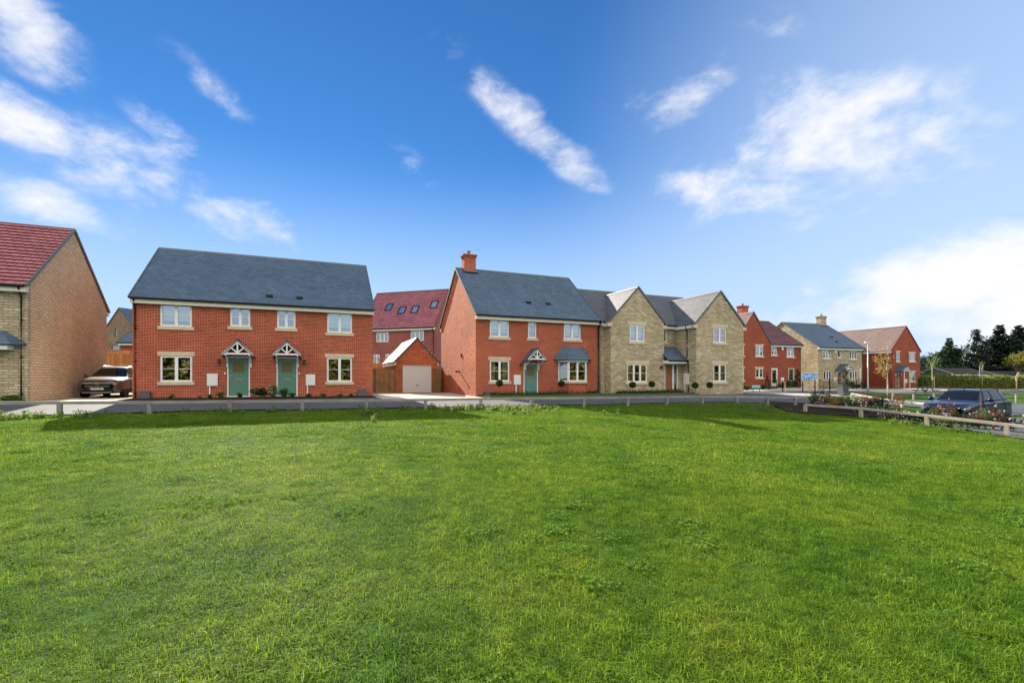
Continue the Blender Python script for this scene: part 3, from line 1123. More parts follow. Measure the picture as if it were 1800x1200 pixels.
def sheet(name, fn, a0, a1, b0, b1, off, mat, label, cat, step=.7, edge=.0, kind='structure'):
    """rectangle in the frame fn laid on the ground; edge = drop of its rim (kerb face)"""
    na, nb = max(1, math.ceil((a1 - a0) / step)), max(1, math.ceil((b1 - b0) / step))
    A, B = np.linspace(a0, a1, na + 1), np.linspace(b0, b1, nb + 1)
    m = MB()
    P = {}
    for i, a in enumerate(A):
        for j, b in enumerate(B):
            x, y = fn(a, b)
            P[i, j] = (x, y, gz(x, y) + off)
    for i in range(na):
        for j in range(nb):
            q = [(i, j), (i + 1, j), (i + 1, j + 1), (i, j + 1)]
            m.face([P[k] for k in q], [(A[k[0]], B[k[1]]) for k in q])
    if edge:
        rim = [(i, 0) for i in range(na)] + [(na, j) for j in range(nb)] + [(i, nb) for i in range(na, 0, -1)] + [(0, j) for j in range(nb, 0, -1)]
        for k in range(len(rim)):
            p, q = Vector(P[rim[k]]), Vector(P[rim[(k + 1) % len(rim)]])
            d = Vector((0, 0, edge))
            m.face([p - d, q - d, q, p])
    o = m.build(name, M[mat])
    tag(o, label, cat, kind=kind)
    return o


def fr(ox, oy, th):
    c, s = math.cos(R(th)), math.sin(R(th))
    return lambda a, b: (ox + a * c - b * s, oy + a * s + b * c)


sheet('road', pq, -45, 31.5, 20.75, 25.2, .0, 'tarmac', 'asphalt road between the rail fence and the houses', 'road')
sheet('driveway', pq, -11.35, -8.3, 25.2, 37.5, .02, 'pale', 'pale driveway under the parked bronze car', 'driveway', edge=.06)
sheet('driveway', pq, 3.35, 9.3, 25.2, 34.0, .02, 'pale', 'pale driveway leading up to the garage', 'driveway', edge=.06)
sheet('pavement', pq, -8.3, 3.35, 25.2, 26.7, .05, 'tarmac', 'asphalt footway in front of the red brick pair of houses', 'pavement', edge=.12)
sheet('pavement', pq, 9.3, 24.6, 25.2, 26.0, .05, 'tarmac', 'narrow asphalt footway in front of the brick and stone houses', 'pavement', edge=.12)
sheet('flower_bed', pq, -8.15, 3.2, 26.7, 28.75, .08, 'soil', 'dark bark flower bed below the red brick pair of houses', 'flower bed', edge=.12)
sheet('front_lawn', pq, 9.5, 18.3, 26.0, 28.2, .10, 'lawn', 'small dark front lawn of the brick house with the bay window', 'lawn', edge=.12)
sheet('front_lawn', pq, 18.6, 24.9, 26.0, 27.3, .10, 'lawn', 'small dark front lawn of the stone house with two gables', 'lawn', edge=.12)
sheet('front_lawn', pq, -20, -11.5, 25.6, 27.2, .08, 'lawn', 'front lawn strip of the stone house at the edge', 'lawn', edge=.12)
f19 = fr(16.5, 40.0, 19)
sheet('road', f19, -3, 75, -1.0, 5.2, .0, 'tarmac', 'asphalt road running past the far houses', 'road', step=1.0)
sheet('pavement', f19, -3, 75, 5.2, 7.0, .06, 'pale', 'pavement along the far houses', 'pavement', step=1.0, edge=.12)
sheet('pavement', f19, -2, 14, -3.2, -1.0, .05, 'pale', 'sunlit pavement beside the two gabled stone house', 'pavement', step=1.0, edge=.12)
sheet('road', fr(17.8, 28.5, 70), -1, 15, -2.2, 2.8, .0, 'tarmac', 'short asphalt road joining the two streets', 'road', step=1.0)
f_cp = fr(16.8, 17.5, -10)
sheet('car_park', f_cp, 0.4, 24, -6, 9.5, .02, 'tarmac', 'asphalt car park under the blue car', 'car park', step=1.0)
sheet('car_park', fr(26.4, 26.6, 0), 0, 26, 0, 10.4, .02, 'tarmac', 'asphalt parking area behind the blue car', 'car park', step=1.0)
sheet('green', fr(34, 42.2, 10), -1.5, 12, -1.5, 4.5, .03, 'lawn', 'bright mown grass behind the timber rails', 'lawn', step=1.0, edge=.1)
sheet('path', fr(44, 53, 14), -3, 26, 0, 3.2, .03, 'pale', 'pale sunlit path below the hedge', 'path', step=1.0, edge=.1)
sheet('shrub_bed', fr(13.8, 24.3, -20), 0, 9, -1.5, 6.0, .03, 'soil', 'dark planted bed behind the corner of the rail fence', 'flower bed', edge=.1)


# ------------------------------------------------------------------ houses
SC = (.06, .15, 'sill')       # cast stone sill: ears, height, material
SC2 = (.10, .16, 'sill')
LC = (.10, .20, 'sill')


def holes_of(ws):
    return [tuple(w[:4]) for w in ws]


def build_pair():
    H = House('brick_house_pair', (-18.663, 23.349, .531), TH, 'pair of red brick houses with a slate roof and two sage green doors')
    r = H.rect
    up_l, up_r = r(281, 337.5, 533, 574), r(575, 619, 548.5, 585)
    lo_l, lo_r = r(281, 338, 625, 671), r(574.5, 619, 628, 671)
    sm1, sm2 = r(404.3, 440, 539.5, 574), r(486.8, 519.5, 544, 577)
    d1, d2 = H.uz(399, 660)[0], H.uz(439.5, 660)[0]
    d3, d4 = H.uz(486, 660)[0], H.uz(523.3, 660)[0]
    dd1, dd2 = (d1, d2, .12, 2.2), (d3, d4, .12, 2.2)
    holes = [up_l, up_r, lo_l, lo_r, sm1, sm2, dd1, dd2]
    wo, ro = gable_house(H, 11.409, 9.482, 5.006, 8.637, 'brick', 'slate', 'ridge', holes, vent=((6.0, .14), (9.4 - 1.9, .14)))
    rt = H.root
    window(rt, FRONT, *up_l, sill=SC2, inner='roller'); window(rt, FRONT, *up_r, sill=SC2, inner='roller')
    window(rt, FRONT, *lo_l, sill=SC2, lintel=LC, inner='blind'); window(rt, FRONT, *lo_r, sill=SC2, lintel=LC)
    window(rt, FRONT, *sm1, sill=SC2); window(rt, FRONT, *sm2, sill=SC2)
    door(rt, FRONT, *dd1, 'door_g', (.22, .78, .62, .90), 'left'); door(rt, FRONT, *dd2, 'door_g', (.22, .78, .62, .90), 'right')
    for (xa, ya, xf0, xf1, yf) in ((416, 597.5, 387.5, 446.5, 623.5), (504, 599.5, 477.5, 530.5, 624.5)):
        ua, za = H.uz(xa, ya, -.7)
        u0, u1 = H.uz(xf0, yf, -.7)[0], H.uz(xf1, yf, -.7)[0]
        zf = H.uz(xa, yf, -.7)[1]
        canopy(rt, FRONT, (u0 + u1) / 2, (u1 - u0) / 2 - .08, za, zf)
    lamp(rt, FRONT, H.uz(385.7, 635)[0], H.uz(385.7, 635)[1]); lamp(rt, FRONT, H.uz(535.5, 636)[0], H.uz(535.5, 636)[1])
    m1, m2 = r(364, 383, 656.5, 678), r(537.5, 554, 658, 677)
    meter(rt, FRONT, *m1, H.uz(369, 690)[0]); meter(rt, FRONT, *m2, H.uz(540.5, 690)[0])
    gas_box(rt, FRONT, H.uz(247, 698)[0], H.uz(267, 698)[0], .42); gas_box(rt, FRONT, H.uz(628, 692)[0], H.uz(645, 692)[0], .38)
    downpipe(rt, FRONT, H.uz(238, 600)[0], -.1, 4.95)
    for x, y in ((395.5, 656), (526, 656)):
        u, z = H.uz(x, y)
        b = MB(); FRONT.bx(b, u - .03, u + .03, 0, .02, z - .045, z + .045)
        b.build('doorbell', M['upvc'], rt)


def build_bay_house():
    H = House('brick_bay_house', (-2.264, 29.646, .415), TH, 'red brick house with a bay window and a brick chimney on its gable')
    r = H.rect
    X5 = lambda a: 830 + a / 4.2875
    Y5 = lambda a: 440 + a / 4.2875
    q = lambda a, b, c, d: r(X5(a), X5(b), Y5(c), Y5(d))
    ul, um, ur, ll = q(133, 278, 517, 655), q(421, 485, 530, 662), q(691, 819, 547, 672), q(133, 282, 828, 988)
    du0, du1 = H.uz(X5(388), 660)[0], H.uz(X5(497), 660)[0]
    dd = (du0, du1, .08, 2.16)
    b0, b1 = H.uz(X5(650), 660)[0], H.uz(X5(862), 660)[0]
    bz0, bz1 = H.uz(X5(755), Y5(985))[1], H.uz(X5(755), Y5(838))[1]
    holes = [ul, um, ur, ll, dd, (b0 + .1, b1 - .1, bz0, bz1)]
    gable_holes = []
    wo, ro = gable_house(H, 8.96, 8.646, 5.119, 8.964, 'brick', 'slate', 'ridge', holes, vent=((4.1, .3), (5.6, .3)), wall_l='brick_lit')
    rt = H.root
    for w in (ul, um, ur):
        window(rt, FRONT, *w, lights=1 if w is um else 2, sill=(.10, .16, 'sill_p'), inner='roller' if w is not um else None)
    window(rt, FRONT, *ll, sill=(.10, .16, 'sill_p'), lintel=(.10, .22, 'sill_p'), inner='curtain')
    door(rt, FRONT, *dd, 'door_t', (.22, .78, .62, .90), 'left', plate=True)
    ua, za = H.uz(X5(482), Y5(742), -.7)
    u0, u1 = H.uz(X5(412), Y5(825), -.7)[0], H.uz(X5(553), Y5(825), -.7)[0]
    canopy(rt, FRONT, (u0 + u1) / 2, (u1 - u0) / 2 - .06, za, H.uz(X5(482), Y5(825), -.7)[1], proj=.9)
    # splayed bay window
    pj = .62
    bay = MB()
    pts = [(b0, 0), (b0 + .42, -pj), (b1 - .42, -pj), (b1, 0)]
    fm, gm, bw = MB(), MB(), MB()
    for i in range(3):
        a, b = Vector((*pts[i], 0)), Vector((*pts[i + 1], 0))
        t = (b - a).normalized(); L_ = (b - a).length
        pl = Plane3(a, t)
        pl.bx(bw, 0, L_, -.10, 0, -.4, bz0 - .14)
        pl.bx(fm, 0, L_, -.08, .02, bz0, bz0 + .07); pl.bx(fm, 0, L_, -.08, .02, bz1 - .07, bz1)
        n = 2 if i == 1 else 1
        for k in range(n + 1):
            x = L_ * k / n
            w_ = .06 if 0 < k < n else .09
            pl.bx(fm, max(0, x - w_ / 2 - (.03 if k else 0)), min(L_, x + w_ / 2 + (.03 if k < n else 0)), -.082, .022, bz0 + .07, bz1 - .07)
        for k in range(n):
            x0, x1 = L_ * k / n + .05, L_ * (k + 1) / n - .05
            pl.bx(fm, x0, x1, -.05, -.03, (bz0 + bz1) / 2 - .011, (bz0 + bz1) / 2 + .011)
        gm.face([pl.p(.04, -.04, bz0), pl.p(L_ - .04, -.04, bz0), pl.p(L_ - .04, -.04, bz1), pl.p(.04, -.04, bz1)])
    bo = fm.build('bay_window', M['upvc'], rt)
    gm.build('pane', M['glass'], bo)
    bw.build('bay_wall', M['brick'], bo)
    sm = MB()
    e = .07
    sp = [(b0 - e, -.02), (b0 + .42 - e * .4, -pj - e), (b1 - .42 + e * .4, -pj - e), (b1 + e, -.02)]
    z_a, z_b = bz0 - .14, bz0
    sm.face([(*p, z_b) for p in sp]); sm.face([(*p, z_a) for p in sp][::-1])
    for i in range(3):
        sm.face([(*sp[i], z_a), (*sp[i + 1], z_a), (*sp[i + 1], z_b), (*sp[i], z_b)])
    sm.build('sill', M['sill_p'], bo)
    fs = MB()
    e = .13
    sp = [(b0 - e, -.002), (b0 + .42 - e * .5, -pj - e), (b1 - .42 + e * .5, -pj - e), (b1 + e, -.002)]
    z_a, z_b = bz1 - .005, bz1 + .15
    for i in range(3):
        fs.face([(*sp[i], z_a), (*sp[i + 1], z_a), (*sp[i + 1], z_b), (*sp[i], z_b)])
    fs.face([(*p, z_a) for p in sp][::-1]); fs.face([(*p, z_b) for p in sp])
    fs.build('fascia', M['upvc'], bo)
    rf = MB()
    e = .24
    lo = [Vector((b0 - e - .12, 0, z_b)), Vector((b0 + .42 - e * .55, -pj - e, z_b)), Vector((b1 - .42 + e * .55, -pj - e, z_b)), Vector((b1 + e + .12, 0, z_b))]
    zt = H.uz(X5(755), Y5(727))[1]
    hi = [Vector((b0 + .22, 0, zt)), Vector((b0 + .48, -.04, zt)), Vector((b1 - .48, -.04, zt)), Vector((b1 - .22, 0, zt))]
    rf.roof(lo[0], lo[1], hi[1], hi[0], .2, .012, .04)
    rf.roof(lo[1], lo[2], hi[2], hi[1], .2, .012, .04)
    rf.roof(lo[2], lo[3], hi[3], hi[2], .2, .012, .04)
    for a, b in ((lo[1], hi[1]), (lo[2], hi[2])):
        rf.tube([a + Vector((0, 0, .01)), b + Vector((0, 0, .02))], .035, 6)
    rf.tube([lo[0] + Vector((0, -.02, -.02)), lo[1] + Vector((0, -.02, -.02)), lo[2] + Vector((0, -.02, -.02)), lo[3] + Vector((0, -.02, -.02))], .04, 6)
    rf.build('bay_roof', M['slate'], bo)
    lamp(rt, FRONT, *H.uz(X5(362), Y5(862)))
    m1 = r(X5(313), X5(364), Y5(938), Y5(1012))
    meter(rt, FRONT, *m1, H.uz(X5(329), 690)[0])
    gas_box(rt, FRONT, H.uz(X5(82), 695)[0], H.uz(X5(140), 695)[0], .36)
    downpipe(rt, FRONT, H.uz(X5(948), 600)[0] - .02, -.1, 5.05)
    uc = H.uz(824, 460, 4.323)[0]
    chimney(ro, uc, 4.323, 8.964, .86, .62, .98, 'brick', 1)
    # boiler flue and outside tap box on the sunlit gable
    LP = Plane3((0, 8.646, 0), (0, -1, 0))
    fl = MB()
    for (a, z) in ((5.1, 1.62),):
        fl.tube([LP.p(a, 0, z), LP.p(a, .28, z)], .055, 10)
        fl.tube([LP.p(a, .24, z), LP.p(a, .27, z)], .085, 10)
    fl.build('boiler_flue', M['black'], rt)
    vb = MB(); LP.bx(vb, 5.5, 5.62, 0, .05, 2.6, 2.85); vb.build('wall_vent', M['black'], rt)


def build_stone_gables():
    global XF
    o = Vector((6.743, 32.475, .506))
    H = House('stone_gabled_house', o, TH, 'honey stone house with two front gables and an oak door between them')
    rt = H.root
    X6 = lambda a: 1040 + a / 5.0
    Y6 = lambda a: 480 + a / 5.0
    q = lambda a, b, c, d, v: H.rect(X6(a), X6(b), Y6(c), Y6(d), v)
    u2, v2, w1, w2 = 6.24, -1.396, 4.581, 4.549
    vm = .75
    # main block
    rec = q(616, 663, 490, 607, vm)
    rec = (max(rec[0], w1 + .08), rec[1], rec[2], rec[3])
    XF = Matrix.Translation((-.3, vm, 0))
    L_ = u2 + w2 + .3 - .04
    k = (8.02 - 4.98) / 4.5
    gable_house(H, L_, 8.4, 4.98, 8.02, 'stone', 'slate_c', 'ridge', [(rec[0] + .3, rec[1] + .3, rec[2], rec[3])], fasc='upvc')
    XF = None
    window(rt, Plane3((0, vm, 0), (1, 0, 0)), *rec, lights=1, sill=(.05, .14, 'sill'))
    # gabled wings, ridge running back
    wings = ((0.0, 0.0, w1, 7.496, [q(335, 468, 458, 602, 0), q(312, 490, 797, 958, 0)], ('roller', 'curtain_o'), (2, 3)),
             (u2, v2, w2, 7.396, [q(1070, 1184, 478, 612, v2), q(1070, 1186, 800, 953, v2)], (None, 'curtain'), (2, 2)))
    for (u, v, w, hr, ws, inn, lts) in wings:
        XF = Matrix.Translation((u + w, v, 0)) @ Matrix.Rotation(R(90), 4, 'Z')
        hl = [(a0 - u, a1 - u, z0, z1) for (a0, a1, z0, z1) in ws]
        kk = (hr - 5.03) / (w / 2 + .1)
        gable_house(H, vm - v + 4.0, w, 5.03 - .12 * kk, hr, 'stone', 'slate_c', 'ridge', holes_l=hl, over_e=.22, over_v=.05, fasc='upvc', verge='ridge')
        XF = None
        pl = Plane3((0, v, 0), (1, 0, 0))
        for wi, inner, lt in zip(ws, inn, lts):
            window(rt, pl, *wi, lights=lt, sill=(.12, .17, 'sill'), lintel=(.14, .24, 'sill'), inner=inner)
        for x0, x1 in ((u - .26, u + .12), (u + w - .12, u + w + .26)):
            kn = MB()
            pl.bx(kn, x0, x1, -.25, .04, 4.62, 4.86)
            bevel(kn.build('kneeler', M['sill'], rt), .02, 1)
    # porch filling the recess under a lean-to roof
    d0, d1 = w1 + .06, H.uz(X6(762), 660, 0)[0]
    dz1 = 2.12
    pw = MB()
    wall_panel(pw, (w1, .004, 0), (1, 0, 0), u2 - w1, -.5, 2.25, [(d0, d1, .06, dz1)] and [(d0 - w1, d1 - w1, .06, dz1)], depth=.13)
    pw.build('porch_wall', M['stone'], rt)
    PP = Plane3((0, .004, 0), (1, 0, 0))
    dm = d0 + (d1 - d0) * .63
    door(rt, PP, d0, dm, .06, dz1, 'door_w', (.25, .7, .66, .9), 'left', plate=False)
    window(rt, PP, dm, d1, .06, dz1, lights=1, bar=False)
    lr = MB()
    lo_v, hi_v, lo_z, hi_z = -.62, vm - .01, 2.36, 3.42
    lr.roof((w1 - .16, lo_v, lo_z), (u2 + .0 - .01, lo_v, lo_z), (u2 - .01, hi_v, hi_z), (w1 + .01, hi_v, hi_z), .22, .014, .05)
    lo = lr.build('porch_roof', M['slate'], rt)
    fb = MB()
    fb.box(w1 - .12, u2 - .012, lo_v + .05, .0, lo_z - .24, lo_z - .03)
    fb.build('porch_fascia', M['upvc'], lo)
    gt = MB(); gt.tube([(w1 - .16, lo_v - .04, lo_z - .03), (u2 - .02, lo_v - .04, lo_z - .03)], .05, 8)
    gt.build('gutter', M['black'], lo)
    lamp(rt, FRONT, *H.uz(X6(607), Y6(828)))
    LP = Plane3((u2, vm, 0), (0, -1, 0))               # left flank of the right-hand wing
    meter(rt, LP, .95, 1.45, .62, 1.42, 1.05)
    downpipe(rt, LP, 1.3, 2.55, 4.85, .2)
    downpipe(rt, LP, 1.42, -.1, 2.35, .12)


def build_edge_house():
    W = 11.0
    ox, oy = -21.1 - W * C_, 20.7 - W * S_
    H = House('stone_edge_house', (ox, oy, .6), TH, 'stone house with a red tiled roof beside the parked bronze car')
    rt = H.root
    pwin = (W - 3.2, W - .95, .95, 2.05)
    holes = [pwin]
    wo, ro = gable_house(H, W, 8.6, 4.98, 8.70, 'stone', 'tile_r', 'ridge_r', holes, course=.31, lip=.05, verge='verge', over_v=.06, v_wall=None)
    # gable of smaller, warmer stone: its own leaf of walling set on the right flank
    g = MB()
    wall_panel(g, (W + .003, .22, 0), (0, 1, 0), 8.6 - .22, -.6, 5.1)
    g.face([(W + .003, .02, 5.1), (W + .003, 8.58, 5.1), (W + .003, 4.3, 8.55)])
    g.build('gable_wall', M['stone_w'], rt)
    window(rt, FRONT, *pwin, lights=3, inner='curtain')
    # bay canopy with a slate roof ending just short of the rainwater pipe
    zt, zb = H.uz(15, 581)[1], H.uz(15, 606)[1]
    ue = H.uz(36, 604, -.5)[0]
    rf = MB()
    lo = [Vector((ue - 3.2, -.62, zb)), Vector((ue - .25, -.62, zb)), Vector((ue, 0, zb + .06))]
    hi = [Vector((ue - 3.2, -.02, zt)), Vector((ue - .85, -.02, zt)), Vector((ue - .72, -.0, zt))]
    rf.roof(lo[0], lo[1], hi[1], hi[0], .2, .012, .05)
    rf.roof(lo[1], lo[2], hi[2], hi[1], .2, .012, .05)
    b = rf.build('bay_roof', M['slate'], rt)
    fb = MB(); fb.box(ue - 3.1, ue - .42, -.52, -.0, zb - .22, zb - .03)
    fb.build('fascia', M['upvc'], b)
    downpipe(rt, FRONT, H.uz(38.5, 600)[0], -.1, 4.95)


def build_garage():
    D = 3.15
    lx, ly = -8.67, 35.5
    H = House('brick_garage', (lx + D * C_, ly + D * S_, .46), TH + 90, 'small brick garage with a white up and over door', 'garage')
    rt = H.root
    hl = [(.50, 2.68, .05, 2.12)]
    over = .15
    gable_house(H, 6.6, D, 2.36, 4.18, 'brick_lit', 'tile_g', 'ridge', holes_l=hl, over_e=over, over_v=.06)
    LP = Plane3((0, D, 0), (0, -1, 0))
    d = MB()
    a0, a1, z0, z1 = .50, 2.68, .05, 2.12
    LP.bx(d, a0, a0 + .06, -.12, -.05, z0, z1); LP.bx(d, a1 - .06, a1, -.12, -.05, z0, z1); LP.bx(d, a0 + .06, a1 - .06, -.12, -.05, z1 - .06, z1)
    x = a0 + .06
    n = 26
    st = (a1 - a0 - .12) / n
    for i in range(n):
        LP.bx(d, x + i * st + .006, x + (i + 1) * st - .006, -.10, -.075, z0, z1 - .06)
    LP.bx(d, a0 + .06, a1 - .06, -.11, -.088, z0, z1 - .06)
    do = d.build('garage_door', M['upvc'], rt)
    h = MB(); c = LP.p((a0 + a1) / 2, -.07, .60)
    LP.bx(h, (a0 + a1) / 2 - .03, (a0 + a1) / 2 + .03, -.076, -.04, .52, .66)
    h.build('handle', M['black'], do)


def build_rear_house():
    th = -17
    c, s = math.cos(R(th)), math.sin(R(th))
    W = 8.6
    H = House('rooflight_house', (-7.8 - W * c, 48 - W * s, 1.66), th, 'pinkish brick house behind the garage with four rooflights in a maroon roof')
    rt = H.root
    X = lambda a: 640 + a / 6
    Y = lambda a: 500 + a / 6
    q = lambda a, b, c_, d: H.rect(X(a), X(b), Y(c_), Y(d))
    ws = [q(127, 258, 502, 605), q(490, 630, 483, 592), q(97, 165, 735, 850), q(222, 282, 730, 850)]
    rv = 3.15
    wo, ro = gable_house(H, W, rv * 2, 5.08, 9.46, 'brick_p', 'tile_m', 'ridge_r', ws, course=.31, lip=.05, verge='ridge_r', fasc='upvc')
    for w in ws:
        window(rt, FRONT, *w, lights=3 if w in ws[:2] else 2, bar=False)
    downpipe(rt, FRONT, H.uz(X(733), 600)[0], 0, 4.95)
    # rooflights lying in the slope
    k = Vector((0, rv + .3, 9.46 - 5.08)).normalized()
    nrm = Vector((0, -k.z, k.y))
    for (px, py) in ((267, 240), (403, 272), (539, 265), (741, 212)):
        best = None
        for t in np.linspace(.05, .95, 181):
            v = -.3 + t * (rv + .3)
            u, z = H.uz(X(px), Y(py), v)
            e = abs(z - (5.08 + t * (9.46 - 5.08)))
            if best is None or e < best[0]:
                best = (e, u, t)
        _, u, t = best
        p0 = Vector((u, -.3 + t * (rv + .3), 5.08 + t * 4.38)) + nrm * .03
        f = MB()
        w2, h2 = .36, .50
        e1 = Vector((1, 0, 0))
        for a, b in (((-1, -1), (1, -1)), ((-1, 1), (1, 1)), ((-1, -1), (-1, 1)), ((1, -1), (1, 1))):
            f.obox(p0 + e1 * a[0] * w2 + k * a[1] * h2, p0 + e1 * b[0] * w2 + k * b[1] * h2, .11, .10, up=tuple(nrm))
        fo = f.build('rooflight', M['black'], ro)
        g = MB()
        g.face([p0 + e1 * x * (w2 - .05) + k * y * (h2 - .05) + nrm * .02 for x, y in ((-1, -1), (1, -1), (1, 1), (-1, 1))])
        g.build('pane', M['roofglass'], fo)


def build_hill_house():
    th = -20
    c, s = math.cos(R(th)), math.sin(R(th))
    D = 5.1
    H = House('hill_stone_house', (-45.55, 57.13, 2.55), th + 90, 'distant stone gable with a slit window above the orange fence')
    rt = H.root
    aux = House.__new__(House)
    aux.o, aux.th = Vector((-45.55 - D * c, 57.13 - D * s, 2.55)), R(th)
    X = lambda a: 170 + a / 8.571
    Y = lambda a: 520 + a / 8.571
    q = lambda a, b, c_, d: House.rect(aux, X(a), X(b), Y(c_), Y(d))
    ws = [q(268, 310, 487, 615), q(220, 345, 740, 870)]
    gable_house(H, 8.5, D, 5.15, 7.60, 'stone_h', 'slate', 'ridge', holes_l=ws, over_e=.12, over_v=.06, z0=-1.5)
    LP = Plane3((0, D, 0), (0, -1, 0))
    for w in ws:
        window(rt, LP, *w, lights=1, bar=False, frame_m='door_w')
    H2 = House('brick_outbuilding', (-38.75, 47.0, 1.85), 0, 'small red brick outbuilding with a slate roof above the orange fence', 'outbuilding')
    gable_house(H2, 7.0, 6.4, 3.24, 5.9, 'brick_d', 'slate', 'ridge', over_v=.15, fasc='upvc', z0=-1.5)


def build_red_wing_house():
    global XF
    th = 19.0
    H = House('maroon_roof_house', (24.56, 52.99, .6), th, 'far red brick house with a steep front gable and maroon tiles')
    rt = H.root
    X = lambda a: 1290 + a / 6.667
    Y = lambda a: 520 + a / 6.667
    q = lambda a, b, c, d: H.rect(X(a), X(b), Y(c), Y(d))
    W, wing = 10.25, 5.19
    qw = lambda a, b, c, d: H.rect(X(a), X(b), Y(c), Y(d), -.42)
    wu, wl = qw(255, 345, 583, 705), qw(255, 345, 848, 958)
    lu, ll_ = qw(95, 122, 575, 700), qw(95, 122, 845, 990)
    lu = (lu[1] - .95, *lu[1:]); ll_ = (ll_[1] - .95, *ll_[1:])
    su, ru = q(440, 508, 590, 692), q(620, 708, 600, 712)
    d1, d2 = q(440, 515, 850, 1060), q(640, 708, 855, 1052)
    d1, d2 = (d1[0], d1[1], .1, 2.15), (d2[0], d2[1], .1, 2.15)
    wo, ro = gable_house(H, W, 9.4, 4.87, 8.23, 'brick_d', 'tile_d', 'ridge_r', [su, ru, d1, d2], course=.3, lip=.04, fasc='upvc')
    dpt = 4.75
    wf = -.42
    XF = Matrix.Translation((wing, wf, 0)) @ Matrix.Rotation(R(90), 4, 'Z')
    inv = [(a0, a1, z0, z1) for (a0, a1, z0, z1) in (wu, wl, lu, ll_)]
    gable_house(H, dpt - wf, wing, 4.75, 8.45, 'brick_d', 'tile_d', 'ridge_r', holes_l=inv, over_e=.15, over_v=.06, course=.3, lip=.035, verge='ridge', name='wing_wall')
    XF = None
    SL = (.1, .16, 'sill')
    P = Plane3((0, wf, 0), (1, 0, 0))
    for w in (wu, wl, lu, ll_):
        window(rt, P, *w, sill=SL, lintel=SL, inner='curtain' if w is wl else None)
    window(rt, FRONT, *su, sill=SL); window(rt, FRONT, *ru, sill=SL)
    door(rt, FRONT, *d1, 'upvc', (.12, .88, .15, .92), 'left', plate=False, full=True)
    door(rt, FRONT, *d2, 'door_t', (.15, .85, .35, .92), 'left', plate=False, full=True)
    m = q(548, 582, 955, 1010)
    meter(rt, FRONT, *m, (m[0] + m[1]) / 2)
    al = MB(); u, z = H.uz(X(567), Y(617)); FRONT.bx(al, u - .14, u + .14, 0, .07, z - .17, z + .17)
    bevel(al.build('alarm_box', M['upvc'], rt), .03, 2)
    uc = H.uz(X(103), 545, 4.7)[0]
    chimney(ro, uc, 4.7, 8.23, 1.05, .75, 1.75, 'brick', 1)
    downpipe(rt, FRONT, W - .12, -.1, 4.8)
    dl = MB(); u, z = H.uz(X(425), Y(880)); FRONT.bx(dl, u - .06, u + .06, 0, .14, z - .2, z + .15)
    dl.build('wall_lamp', M['black'], rt)


def build_far_stone():
    H = House('slate_roof_stone_house', (37.1, 57.6, .32), 19.5, 'far stone house with a slate roof, stone chimney and oak door')
    rt = H.root
    X = lambda a: 1390 + a / 8
    Y = lambda a: 550 + a / 8
    q = lambda a, b, c, d: H.rect(X(a), X(b), Y(c), Y(d))
    W = 7.76
    ul, um, ur = q(450, 568, 515, 640), q(658, 705, 523, 628), q(827, 930, 530, 648)
    ll_, lr = q(460, 575, 808, 945), q(830, 940, 812, 940)
    dd = H.uz(X(655), 670)[0], H.uz(X(718), 670)[0], .08, 2.15
    wo, ro = gable_house(H, W, 10.0, 5.0, 8.59, 'stone', 'slate', 'ridge', [ul, um, ur, ll_, lr, dd], vent=((4.3, .22), (4.9, .42)), fasc='upvc')
    SL = (.08, .15, 'sill')
    for w, n in ((ul, 3), (um, 1), (ur, 3), (ll_, 3), (lr, 3)):
        window(rt, FRONT, *w, lights=n, bar=False, sill=SL)
    door(rt, FRONT, *dd, 'door_w', (.3, .7, .72, .9), 'left')
    ua, za = H.uz(X(780), Y(722), -.7)
    u0, u1 = H.uz(X(735), Y(795), -.7)[0], H.uz(X(828), Y(795), -.7)[0]
    uc = (dd[0] + dd[1]) / 2
    canopy(rt, FRONT, uc + .05, .82, za, H.uz(X(780), Y(798), -.7)[1], proj=1.1)
    m = q(598, 638, 905, 970)
    meter(rt, FRONT, *m)
    al = MB(); u, z = H.uz(X(625), Y(540)); FRONT.bx(al, u - .12, u + .12, 0, .07, z - .16, z + .16)
    bevel(al.build('alarm_box', M['upvc'], rt), .03, 2)
    uch = H.uz(X(428), 565, 5.0)[0]
    chimney(ro, uch, 5.0, 8.59, .95, .75, 1.05, 'stone', 1)
    dp = MB(); u = H.uz(X(968), 650)[0]; FRONT.bx(dp, u - .06, u + .06, 0, .08, -.1, 2.5)
    dp.build('white_pipe', M['upvc'], rt)
    downpipe(rt, FRONT, W - .1, -.1, 4.9)


